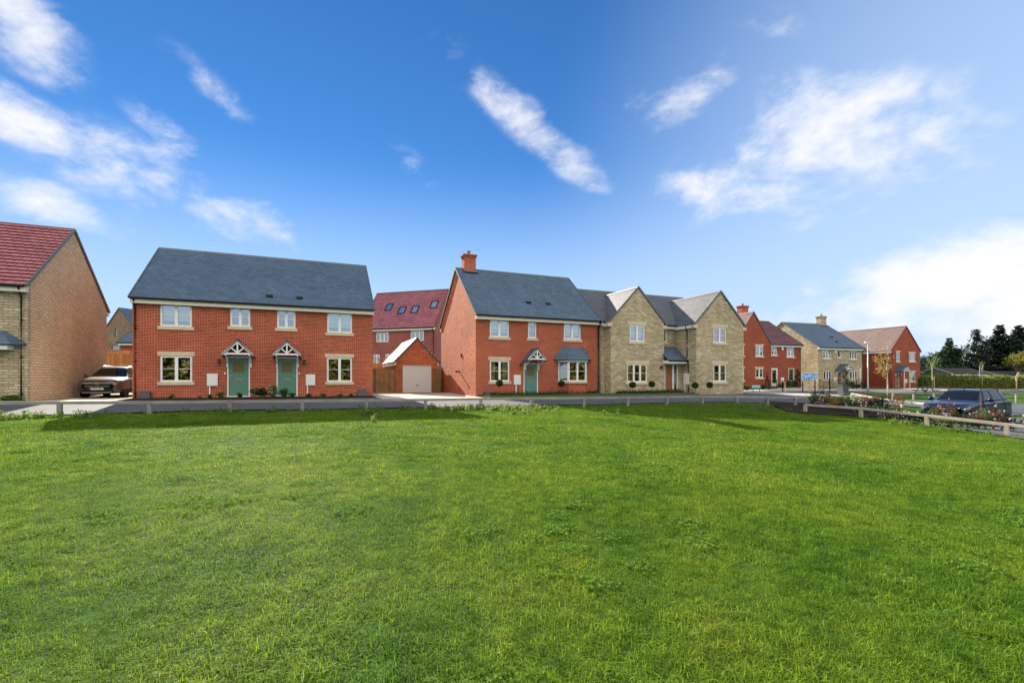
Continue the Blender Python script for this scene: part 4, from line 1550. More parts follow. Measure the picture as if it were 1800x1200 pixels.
def build_far_red():
    global XF
    D = 6.57
    lx, ly = 51.1, 64.0
    H = House('brown_roof_brick_house', (lx + D * C_, ly + D * S_, .3), TH + 90, 'farthest red brick house with its gable end to the street and a brown roof')
    rt = H.root
    aux = House.__new__(House)
    aux.o, aux.th = Vector((lx, ly, .3)), R(TH)
    X = lambda a: 1500 + a / 8.571
    Y = lambda a: 560 + a / 8.571
    q = lambda a, b, c, d: House.rect(aux, X(a), X(b), Y(c), Y(d))
    ul, ur, lr = q(650, 706, 500, 645), q(840, 936, 515, 645), q(840, 936, 797, 945)
    dd = q(640, 692, 815, 1025); dd = (dd[0], dd[1], .08, 2.15)
    wo, ro = gable_house(H, 13, D, 4.95, 8.42, 'brick_d', 'tile_b', 'ridge_r', holes_l=[ul, ur, lr, dd], over_e=.25, over_v=.06, verge='ridge_r', fasc='upvc')
    LP = Plane3((0, D, 0), (0, -1, 0))
    SL = (.12, .16, 'sill_p')
    window(rt, LP, *ul, lights=1, sill=SL, lintel=SL); window(rt, LP, *ur, lights=3, bar=False, sill=SL, lintel=SL)
    window(rt, LP, *lr, lights=2, sill=SL, lintel=SL)
    door(rt, LP, *dd, 'door_w', (.3, .7, .72, .9), 'left')
    za = House.uz(aux, X(785), Y(714), -.8)[1]
    zf = House.uz(aux, X(785), Y(790), -.8)[1]
    uc = (dd[0] + dd[1]) / 2 + .12
    canopy(rt, LP, uc, .80, za, zf, proj=1.15)
    po = MB(); po.tube([LP.p(uc - .62, 1.05, -.1), LP.p(uc - .62, 1.05, zf)], .05, 8)
    LP.bx(po, uc + .58, uc + .68, 1.0, 1.1, -.1, zf)
    po.build('canopy_post', M['upvc'], rt)
    m = q(765, 803, 908, 970)
    meter(rt, LP, *m, (m[0] + m[1]) / 2)
    # cross wing on the left flank, its shaded slope facing the street
    XF = Matrix.Translation((4.6, D - 1.0, 0)) @ Matrix.Rotation(R(90), 4, 'Z') @ Matrix.Translation((0, -6.0, 0))
    gable_house(H, 6.0, 6.0, 4.95, 7.4, 'brick_d', 'tile_m', 'ridge_r', over_e=.25, over_v=.06, fasc='upvc', name='wing_wall')
    XF = None
    downpipe(rt, LP, .06, -.1, 4.85, .15)


def build_background_buildings():
    H = House('far_blue_roof_house', (88, 112, 1.2), 8, 'tiny distant brick house with dark roof right of the farthest red gable')
    gable_house(H, 8, 8, 4.2, 6.6, 'brick_p', 'slate', 'ridge')
    w = MB(); FRONT.bx(w, 1.0, 2.6, 0, .05, 1.4, 3.0); w.build('window', M['upvc'], H.root)
    H = House('far_pale_house', (85.5, 100, .6), -14, 'tiny distant pale walled house with dark roof beside the farthest red gable')
    gable_house(H, 4.6, 6, 3.4, 5.6, 'cream', 'slate', 'ridge')
    w = MB(); FRONT.bx(w, 2.6, 3.8, 0, .05, 1.2, 2.6); w.build('window', M['glass'], H.root)
    H = House('dark_barn', (68.5, 74.0, .3), 14, 'low dark timber barn behind the hedge with a shallow roof', 'barn')
    gable_house(H, 7.2, 5.0, 1.95, 2.95, 'black', 'darkroof', 'darkroof', fasc='cream')
    H = House('dark_shed', (77.6, 75.5, .2), 12, 'low dark shed with a grey roof behind the staked tree', 'shed')
    gable_house(H, 9.5, 4.0, 1.7, 2.5, 'black', 'darkroof', 'darkroof', fasc='cream')


build_pair(); build_bay_house(); build_stone_gables(); build_edge_house(); build_garage(); build_rear_house()
build_hill_house(); build_red_wing_house(); build_far_stone(); build_far_red(); build_background_buildings()

# ------------------------------------------------------------------ plants
def leaves(mb, pts, size, rng, m=0, flat=0.0, aspect=.5):
    """one small rhombic leaf at every point, random orientation"""
    n = len(pts)
    P = np.asarray(pts, float)
    d = rng.normal(size=(n, 3)); d[:, 2] *= (1 - flat)
    d /= np.linalg.norm(d, axis=1)[:, None] + 1e-9
    e = rng.normal(size=(n, 3))
    e -= (e * d).sum(1)[:, None] * d
    e /= np.linalg.norm(e, axis=1)[:, None] + 1e-9
    s = size * rng.uniform(.6, 1.35, (n, 1))
    a, c = P - d * s * .5, P + d * s * .5
    b, f = P + e * s * aspect * .5 + d * s * .05, P - e * s * aspect * .5 + d * s * .05
    i0 = len(mb.v)
    V = np.stack([a, b, c, f], 1).reshape(-1, 3)
    mb.v += [tuple(q) for q in V.tolist()]
    for i in range(n):
        k = i0 + 4 * i
        mb.f.append((k, k + 1, k + 2, k + 3))
    mb.mi += [m] * n
    mb.uv += [(0, 0), (1, 0), (1, 1), (0, 1)] * n


def blob(rng, n, c, r, shell=.55):
    d = rng.normal(size=(n, 3))
    d /= np.linalg.norm(d, axis=1)[:, None]
    rr = rng.uniform(shell, 1, (n, 1))
    return np.asarray(c) + d * rr * np.asarray(r)


def clumpy(rng, n, c, r, k=9, cr=.45):
    """points in several overlapping clumps inside an ellipsoid, so that the outline is uneven and gaps remain"""
    c, r = np.asarray(c, float), np.asarray(r, float)
    cs = blob(rng, k, c, r * .75, .25)
    out = []
    for q in cs:
        out.append(blob(rng, n // k, q, r * cr * rng.uniform(.7, 1.25), .2))
    return np.concatenate(out)


def shrub(name, loc, r, h, mats, label, cat, group=None, seed=0, n=420, leaf=.09, flowers=None, nf=0, red=0.0):
    rng = np.random.default_rng(seed)
    root = tag(empty(name, loc), label, cat, group)
    f = MB()
    pts = clumpy(rng, n, (0, 0, h * .52), (r, r, h * .5), 8, .55)
    pts[:, 2] = np.abs(pts[:, 2])
    leaves(f, pts, leaf, rng)
    f.build('foliage', M[mats], root)
    st = MB()
    for k in range(5):
        a = rng.uniform(0, 6.28)
        st.tube([(0, 0, -.05), (math.cos(a) * r * .4, math.sin(a) * r * .4, h * .6)], [.014, .006], 5)
    st.build('stem', M['bark'], root)
    if flowers:
        g = MB()
        p = blob(rng, nf, (0, 0, h * .58), (r * 1.0, r * 1.0, h * .5), .8)
        p[:, 2] = np.abs(p[:, 2])
        for k in range(3):
            leaves(g, p + rng.normal(size=p.shape) * .012, .06, rng, aspect=.9)
        g.build('blossom', M[flowers], root)
    return root


def topiary(loc, label, h=1.0, r=.22, seed=0, group='ball topped bay trees under the windows'):
    rng = np.random.default_rng(seed)
    root = tag(empty('topiary', loc), label, 'topiary', group)
    t = MB(); t.tube([(0, 0, -.1), (.01, 0, h * .5), (0, 0, h - r * .3)], [.018, .015, .012], 6)
    t.build('trunk', M['bark'], root)
    f = MB(); leaves(f, blob(rng, 900, (0, 0, h), (r, r, r * .95), .55), .075, rng)
    f.build('crown', M['l_topi'], root)
    return root


def conifer(name, loc, H, Rb, label, seed=0, mat='l_pine', bare=.12, density=1.0, droop=.25, gap=0.0, whorl=.55, group='tall dark conifers at the edge of the estate'):
    rng = np.random.default_rng(seed)
    root = tag(empty(name, loc), label, 'conifer', group)
    t = MB()
    t.tube([(0, 0, -.3), (.05, .03, H * .35), (-.03, .05, H * .7), (0, 0, H * .99)], [H * .022, H * .015, H * .008, .015], 8)
    br = MB(); lf = MB()
    z = H * bare
    while z < H * .985:
        fz = (z / H - bare) / (1 - bare)
        L_ = Rb * (1 - fz) ** .82 * (.75 + .25 * math.sin(fz * 9 + seed)) + .22
        nb = max(4, int(rng.integers(6, 10) * density))
        a0 = rng.uniform(0, 6.28)
        for k in range(nb):
            if rng.uniform() < gap:
                continue
            a = a0 + k * 6.283 / nb + rng.normal() * .2
            l = L_ * rng.uniform(.55, 1.18)
            up = .28 - droop * (1 - fz)
            d = np.array([math.cos(a), math.sin(a), up + rng.normal() * .08])
            side = np.array([-math.sin(a), math.cos(a), 0])
            p0 = np.array([0, 0, z])
            tip = p0 + d * l + np.array([0, 0, l * .10])
            br.tube([tuple(p0), tuple(p0 + d * l * .6), tuple(tip)], [.045 * (1 - fz) + .012, .018, .006], 4, cap=False)
            m = max(9, int(l * 24 * density))
            u = rng.uniform(.16, 1.03, m)
            wd = l * .30 * (1 - u * .75) + .08
            pts = p0 + np.outer(u * l, d) + np.outer(rng.normal(size=m) * wd, side) + np.array([0, 0, 1]) * (u * l * .09 - np.abs(rng.normal(size=m)) * .12 * l ** .5)[:, None]
            leaves(lf, pts, .5, rng, flat=.5, aspect=.42)
        z += H * .042 * whorl / .55 * rng.uniform(.8, 1.2)
    trunk = t.build('trunk', M['bark'], root, smooth=True)
    br.build('limbs', M['bark'], root)
    lf.build('crown', M[mat], root)
    return root


def broadleaf(name, loc, H, label, cat, crown_c, crown_r, mat, seed=0, n=900, leaf=.1, trunk_r=.05, bark='bark', k=14, group=None, limbs=10, spread=.6, stake=False, fork=.45):
    rng = np.random.default_rng(seed)
    root = tag(empty(name, loc), label, cat, group)
    t = MB()
    t.tube([(0, 0, -.2), (.02, .01, H * .3), (-.02, .02, H * .6), (.01, 0, H * .95)], [trunk_r, trunk_r * .85, trunk_r * .55, trunk_r * .15], 8)
    c, r = np.asarray(crown_c, float), np.asarray(crown_r, float)
    tips = blob(rng, limbs, c, r * .85, .5)
    for q in tips:
        z0 = H * rng.uniform(fork, .75)
        z0 = min(z0, q[2] - .1) if q[2] > z0 - .2 else q[2] - .2
        t.tube([(0, 0, z0), tuple(np.array([0, 0, z0]) * .45 + q * .55 + [0, 0, .05]), tuple(q)], [trunk_r * .4, trunk_r * .25, trunk_r * .1], 5, cap=False)
    t.build('trunk', M[bark], root, smooth=True)
    f = MB()
    out = []
    for q in np.concatenate([tips, blob(rng, k, c, r * .8, .2)]):
        out.append(blob(rng, max(6, n // (k + limbs)), q, r * spread * rng.uniform(.35, .75), .15))
    leaves(f, np.concatenate(out), leaf, rng)
    f.build('crown', M[mat], root)
    if stake:
        s = MB(); s.tube([(.22, -.05, -.2), (.22, -.05, 1.45)], .035, 8); s.obox((.0, -.03, 1.25), (.22, -.05, 1.25), .03, .05)
        s.build('stake', M['stake'], root)
    return root


def build_plants():
    # bed below the red pair of houses
    rng = np.random.default_rng(5)
    bed = [(302, 700, .16, .22, 'l_lime', 'small yellow green plant under the blind covered window'), (351, 700, .12, .16, 'l_lime', 'tiny green plant left of the left white meter box'),
           (369, 700, .15, .20, 'l_green', 'small green plant at the foot of the left white meter box'), (388, 697, .2, .32, 'l_lime', 'lime green plant between the left meter box and left green door'),
           (422, 699, .2, .26, 'l_green', 'low green plant below the left green door'), (447, 694, .30, .58, 'l_lime', 'pale green bush right of the left green door'),
           (480, 691, .30, .66, 'l_lime', 'pale flowering bush left of the right green door'), (498, 692, .26, .52, 'l_green', 'green bush in front of the right green door'),
           (515, 697, .24, .32, 'l_green', 'low dark green plant at the right foot of the right green door'), (541, 698, .16, .22, 'l_green', 'small plant at the foot of the right white meter box'),
           (567, 698, .17, .22, 'l_lime', 'small green plant right of the right white meter box'), (598, 698, .18, .18, 'l_lime', 'small yellow green plant under the right lower window of the pair'),
           (617, 698, .14, .18, 'l_green', 'tiny green plant left of the dark gas box by the house corner')]
    for i, (x, y, r, h, mt, lb) in enumerate(bed):
        Yd = 23.35 - .9 + (x - 230) / 426 * 4.2
        p = at(x, Yd); p.z += .07
        fl = 'petal' if i == 6 else None
        shrub('bed_plant', p, r, h, mt, lb, 'plant', 'plants in the bed under the brick pair', 50 + i, int(140 + 900 * r * h * 5), .075, fl, 26)
    p = at(461, 24.7); p.z += .07
    shrub('dark_shrub', p, .55, .56, 'l_pine', 'nearly black rounded shrub between the two green doors', 'shrub', None, 77, 1500, .07)
    for i, (x, lb) in enumerate(((6, 'low yellow green plant at the photo edge below the stone wall'), (18, 'low green plant left of the black rainwater pipe'), (31, 'low leafy plant at the foot of the black rainwater pipe'))):
        p = at(x, 20.1 + x * .01); p.z += .05
        shrub('bed_plant', p, .28, .26, 'l_lime' if i != 1 else 'l_green', lb, 'plant', 'plants below the stone edge house', 90 + i, 260, .08)
    tops = [(878, 673, 29.2, 'ball topped bay tree under the lower left window of the bay house'), (987, 674, 31.0, 'ball topped bay tree at the left side of the bay window'),
            (1112, 676, 32.2, 'ball topped bay tree under the three light window of the stone house'), (1145.5, 675, 32.8, 'ball topped bay tree left of the oak door of the stone house'),
            (1222, 677, 32.6, 'ball topped bay tree just right of the grey meter box on stone'), (1247.5, 676.5, 33.0, 'ball topped bay tree left of the lower window in the right stone gable')]
    for i, (x, y, Yd, lb) in enumerate(tops):
        p = at(x, Yd)
        h = (HY - y) / FPX * Yd + CAM_Z - p.z
        topiary(p, lb, h, .235, 100 + i)
    # leafy edging of the front lawns
    for nm, (p0, p1, q0, q1), lb, sd in (('low_edging', (10.2, 18.0, 27.3, 28.0), 'low dark green planting along the foot of the bay window house', 1),
                                         ('low_edging', (18.9, 24.6, 26.6, 27.1), 'low dark green planting along the foot of the stone gabled house', 2)):
        g = np.random.default_rng(sd)
        n = 2600
        P = np.zeros((n, 3))
        pp, qq = g.uniform(p0, p1, n), g.uniform(q0, q1, n)
        P[:, 0], P[:, 1] = pp * C_ - qq * S_, pp * S_ + qq * C_
        P[:, 2] = gz_np(P[:, 0], P[:, 1]) + .1 + np.abs(g.normal(size=n)) * .10
        m = MB(); leaves(m, P, .09, g)
        tag(m.build(nm, M['l_topi']), lb, 'ground cover', kind='stuff')
    # in front of the far houses
    far = [(1302, 49.5, .5, .8, 'l_topi', 'dark rounded bush at the corner left of the small blue sign'), (1313, 49.8, .45, .65, 'l_green', 'green bush behind the small blue sign'), (1341, 50.6, .4, .6, 'l_rose', 'mixed low bush right of the small blue sign'),
           (1384, 52.5, .6, .9, 'l_topi', 'dark bush in front of the teal glazed door'), (1396, 53.0, .6, 1.0, 'l_topi', 'dark bush at the right corner of the maroon roofed house'), (1372, 52.0, .4, .5, 'l_green', 'low green bush by the pale bollard'),
           (1494, 56.4, .62, .9, 'l_topi', 'rounded green bush right of the spiral topiary'), (1507, 57.2, .5, .7, 'l_topi', 'rounded bush under the lower right window of the far stone house'), (1518, 58.0, .6, 1.0, 'l_topi', 'dark bush at the right corner of the far stone house'),
           (1478, 55.6, .4, .45, 'l_green', 'low green bush below the oak door of the far stone house')]
    for i, (x, Yd, r, h, mt, lb) in enumerate(far):
        shrub('bush', at(x, Yd), r, h, mt, lb, 'bush', 'bushes in front of the far houses', 200 + i, 700, .11)
    # cone and spiral topiary
    g = np.random.default_rng(31)
    p = at(1348.5, 50.6)
    root = tag(empty('cone_topiary', p), 'slim dark cone shaped topiary left of the white glazed door', 'topiary')
    m = MB(); u = g.uniform(0, 1, 900); a = g.uniform(0, 6.28, 900); rr = .36 * (1 - u) * g.uniform(.75, 1.05, 900)
    leaves(m, np.stack([rr * np.cos(a), rr * np.sin(a), .15 + u * 1.5], 1), .08, g); m.build('crown', M['l_topi'], root)
    m = MB(); m.tube([(0, 0, -.1), (0, 0, .4)], .03, 6); m.build('trunk', M['bark'], root)
    p = at(1486, 54.8)
    root = tag(empty('spiral_topiary', p), 'tall dark spiral topiary beside the oak door of the far stone house', 'topiary')
    m = MB(); u = g.uniform(0, 1, 2600); a = u * 6.28 * 2.6 + g.normal(size=2600) * .35
    rr = .34 * (1 - u * .8)
    P = np.stack([rr * np.cos(a), rr * np.sin(a), .35 + u * 2.1], 1) + g.normal(size=(2600, 3)) * (.13 * (1 - .6 * u))[:, None]
    leaves(m, P, .07, g); m.build('crown', M['l_topi'], root)
    m = MB(); m.tube([(0, 0, 0), (0, 0, 2.4)], .025, 6); m.build('trunk', M['bark'], root)
    p = at(1402.5, 52.6)
    root = tag(empty('spiral_topiary', p), 'dark twisted topiary at the corner by the advertising board', 'topiary')
    m = MB(); leaves(m, P * np.array([.9, .9, .85]), .07, g); m.build('crown', M['l_topi'], root)
    m = MB(); m.tube([(0, 0, 0), (0, 0, 2.1)], .025, 6); m.build('trunk', M['bark'], root)
    # roses and red leaved shrubs of the planted bed at the fence corner, left to right
    bedr = [(1428, 25.5, .35, .85, 'l_rose', 12, 'petal', 'white flowered rose at the bend of the rail fence'), (1441, 27.0, .5, 1.15, 'l_rose', 30, 'petalr', 'tall pink and white rose bush left of the rail junction'),
            (1455, 26.0, .5, .8, 'l_rose', 24, 'petal', 'white dotted rose bush right of the pink rose'), (1462, 25.0, .35, .75, 'l_gold', 0, None, 'brownish yellow bush in the middle of the rose bed'),
            (1478, 26.0, .45, .75, 'l_lime', 0, None, 'yellow green bush behind the rail near the dark planter'), (1476, 24.2, .35, .5, 'l_red', 0, None, 'low red leaved shrub below the yellow green bush'),
            (1494, 25.5, .55, .9, 'l_lime', 18, 'petal', 'lime green bush with white flowers in the rose bed'), (1503, 23.8, .5, .75, 'l_rose', 40, 'petal', 'white flowered rose bush beside the red leaved shrub'),
            (1516, 24.0, .38, .95, 'l_red', 0, None, 'dark red leaved shrub above the first post of the sunlit rail'), (1533, 24.6, .65, .8, 'l_pine', 30, 'petal', 'dark bush dotted with small white flowers'),
            (1552, 25.2, .6, .85, 'l_pine', 0, None, 'dark green bush at the foot of the yellow birch'), (1531, 30.5, .55, .8, 'l_red', 0, None, 'orange red bush behind the lit rail left of the birch'),
            (1543, 31.5, .5, .7, 'l_green', 0, None, 'green bush just left of the birch trunk'), (1574, 31.0, .65, .85, 'l_red', 0, None, 'purple leaved bush right of the birch trunk'),
            (1580, 25.0, .5, .45, 'l_gold', 0, None, 'dry tan bush on the pale gravel right of the birch'), (1606, 24.5, .6, .5, 'l_hedge', 0, None, 'olive bush left of the blue car')]
    for i, (x, Yd, r, h, mt, nf, fl, lb) in enumerate(bedr):
        shrub('rose_bush' if fl else 'bush', at(x, Yd), r, h, mt, lb, 'bush', 'shrubs of the planted bed', 300 + i, 520, .085, fl, nf)
    # flowers and red plants in front of the blue car, along the sunlit rail
    front = [(1560, 19.6, .45, .42, 'l_green', 30, 'petal', 'low green plant with white flowers under the sunlit rail'), (1580, 19.2, .5, .45, 'l_rose', 34, 'petal', 'white flowered rose below the rail left of the blue car'),
             (1604, 18.8, .45, .42, 'l_rose', 26, 'petal', 'white dotted low rose just left of the second lit post'), (1642, 17.6, .4, .95, 'l_rose', 10, 'petal', 'rose in front of the bright headlight of the blue car'),
             (1653, 17.6, .2, 1.15, 'l_red', 0, None, 'thin red stemmed plant before the bonnet of the blue car'), (1672, 17.4, .38, 1.25, 'l_red', 4, 'petalr', 'tall red plant in front of the grille of the blue car'),
             (1690, 17.2, .4, .75, 'l_green', 8, 'petal', 'green plant below the right headlight of the blue car'), (1720, 16.8, .42, .95, 'l_red', 0, None, 'bright red plant at the front wheel of the blue car'),
             (1733, 16.7, .55, 1.05, 'l_lime', 10, 'petalr', 'yellow green bush beside the bright red plant'), (1745, 16.8, .4, 1.1, 'l_rose', 8, 'petalr', 'rose with pale pink flowers before the car door'),
             (1760, 16.4, .45, 1.05, 'l_red', 5, 'petal', 'brown red plant near the rear door of the blue car'), (1778, 16.2, .6, .8, 'l_pine', 10, 'petal', 'dark bush with a few white flowers below the rear of the blue car'),
             (1626, 17.9, .45, .45, 'l_green', 16, 'petal', 'low white flowered plant behind the second lit post'), (1668, 16.9, .5, .4, 'l_weed', 6, 'petal', 'low pale weed below the rail in front of the blue car'),
             (1705, 16.4, .5, .42, 'l_green', 0, None, 'low green plant under the rail between the red plants')]
    for i, (x, Yd, r, h, mt, nf, fl, lb) in enumerate(front):
        Yr = float(np.interp(x, [1515, 1628, 1771, 1900], [21.1, 18.9, 16.7, 14.9]))
        Yd = Yr + .45 + r * .9 + (.25 if h > .7 else 0)
        shrub('rose_bush' if fl == 'petal' else 'bush', at(x, Yd), r * .85, h * (.98 if h < .8 else .88), mt, lb, 'bush', 'plants in front of the blue car', 340 + i, 330 if mt != 'l_red' else 120, .08, fl, nf)
    # trees of the right-hand side
    p = at(1560, 33.0)
    broadleaf('birch_tree', p, 4.3, 'slender young birch with sparse golden leaves', 'tree', (-.2, 0, 3.0), (.78, .7, 1.25), 'l_gold', 7, 620, .11, .05, 'birch', 16, limbs=16, spread=.42)
    p = at(1638.5, 58)
    broadleaf('young_tree', p, 4.5, 'thin pale stemmed young tree before the trimmed hedge', 'tree', (0, 0, 3.2), (.85, .8, 1.4), 'l_lime', 8, 420, .13, .06, 'birch', 12, limbs=14, spread=.4, stake=True)
    p = at(1722, 62)
    broadleaf('bare_sapling', p, 3.6, 'bare thin sapling, left of two close together above the car roof', 'sapling', (0, 0, 3.2), (.3, .3, .5), 'l_lime', 9, 30, .1, .04, 'birch', 3, limbs=4, spread=.4, group='bare saplings behind the hedge')
    p = at(1726.5, 61)
    broadleaf('bare_sapling', p, 3.8, 'bare thin sapling, right of two close together above the car roof', 'sapling', (0, 0, 3.4), (.3, .3, .5), 'l_lime', 10, 30, .1, .04, 'birch', 3, limbs=4, spread=.4, group='bare saplings behind the hedge')
    p = at(1787, 56)
    broadleaf('autumn_tree', p, 4.4, 'tree turning from green to red at the right edge of the photo', 'tree', (1.2, 0, 3.5), (2.5, 2.2, 1.25), 'l_autumn', 11, 4200, .2, .13, 'bark', 26, limbs=18, spread=.5, fork=.42)
    # trimmed hedge
    g = np.random.default_rng(14)
    hx0, hx1, n = 53.4, 90, 26000
    P = np.zeros((n, 3)); P[:, 0] = g.uniform(hx0, hx1, n)
    top = 1.55 + .12 * np.sin(P[:, 0] * 1.7) + .1 * np.sin(P[:, 0] * 4.3)
    face = g.uniform(0, 1, n)
    P[:, 1] = 62 + (P[:, 0] - 55) * .05 + np.where(face < .6, g.uniform(-.75, -.45, n), g.uniform(-.7, .7, n))
    P[:, 2] = np.where(face < .6, g.uniform(0, 1, n) * top, top + g.normal(size=n) * .09)
    P[:, 2] += gz_np(P[:, 0], P[:, 1])
    m = MB(); leaves(m, P, .2, g)
    for i in range(36):
        x = hx0 + .3 + i; y = 62 + (x - 55) * .05
        m.box(x - .5, x + .5, y - .35, y + .35, gz(x, y) - .2, gz(x, y) + 1.25)
    tag(m.build('hedge', M['l_hedge']), 'clipped hedge of mixed green and bronze leaves behind the blue car', 'hedge')
    # tall conifers
    conifer('conifer', at(1669, 84), 8.4, 3.8, 'shortest conifer, lighter green low down, right of the last house', 3, 'l_pineg', .06, 1.1, .3)
    conifer('conifer', at(1717, 86), 10.4, 3.1, 'thin gappy conifer with sky showing through its branches', 5, 'l_pine', .10, .85, .22, .18)
    conifer('conifer', at(1757, 86), 11.0, 4.8, 'broadest and darkest conifer of the row', 9, 'l_pine', .04, 1.35, .2)
    conifer('conifer', at(1791, 88), 10.9, 3.5, 'dense narrow conifer at the right edge of the photo', 12, 'l_pine', .05, 1.3, .1)
    # dark thicket below the conifers
    g = np.random.default_rng(15)
    n = 22000
    P = np.zeros((n, 3)); P[:, 0] = g.uniform(68, 116, n); P[:, 1] = 90 + g.normal(size=n) * 1.6 + (P[:, 0] - 64) * .04
    hgt = 4.6 + .9 * np.sin(P[:, 0] * .8) + .6 * np.sin(P[:, 0] * 2.1 + 1)
    hgt = hgt + 3.6 * np.clip((P[:, 0] - 85) / 5, 0, 1)
    P[:, 2] = gz_np(P[:, 0], P[:, 1]) + g.uniform(0, 1, n) ** .7 * hgt
    m = MB(); leaves(m, P, .42, g)
    tag(m.build('thicket', M['l_pine']), 'dark thicket of undergrowth below the tall conifers', 'thicket', kind='stuff')
    # shrubs at the end of the row, half hidden by the last gable
    for i, (x, Yd, r, h, lb) in enumerate(((1632, 74, 1.3, 2.6, 'dark ragged shrub just right of the last red gable'), (1651, 72, 1.5, 2.3, 'dark ragged shrub behind the thin staked tree'), (1624, 80, 1.5, 3.4, 'grey green tall shrub against the last red gable'))):
        shrub('tall_shrub', at(x, Yd), r, h, 'l_pineg' if i != 1 else 'l_rose', lb, 'shrub', 'shrubs right of the last house', 400 + i, 1300, .22)
    # trees on the far side of the green, behind the camera: they stand in the window reflections
    g = np.random.default_rng(16)
    n = 26000
    P = np.zeros((n, 3)); P[:, 0] = g.uniform(-70, 70, n); P[:, 1] = -36 + g.normal(size=n) * 1.5
    hgt = 6.4 + 1.2 * np.sin(P[:, 0] * .35) + .8 * np.sin(P[:, 0] * .9 + 1) + .5 * np.sin(P[:, 0] * 2.3)
    P[:, 2] = g.uniform(0, 1, n) ** .8 * hgt
    P2 = np.zeros((15000, 3)); u = g.uniform(0, 1, 15000)
    P2[:, 0] = 66 + 34 * u + g.normal(size=15000) * 1.5; P2[:, 1] = -36 + 88 * u + g.normal(size=15000) * 1.5
    P2[:, 2] = g.uniform(0, 1, 15000) ** .8 * (7 + 1.5 * np.sin(u * 30) + np.sin(u * 71)) - .8
    P = np.concatenate([P, P2])
    m = MB(); leaves(m, P, 1.0, g, aspect=.8)
    tag(m.build('treeline', M['l_gold2']), 'band of golden green trees across the field, seen mirrored in the windows', 'trees', kind='stuff')


M['l_gold2'] = leaf_mat('olive_gold_leaves', [(.05, .06, .012), (.12, .11, .02), (.22, .17, .03)], .3)
build_plants()


# ------------------------------------------------------------------ grass of the field
def field_far(x):
    """distance of the fence line (and the right-hand rail) in the column of direction x/y"""
    return None


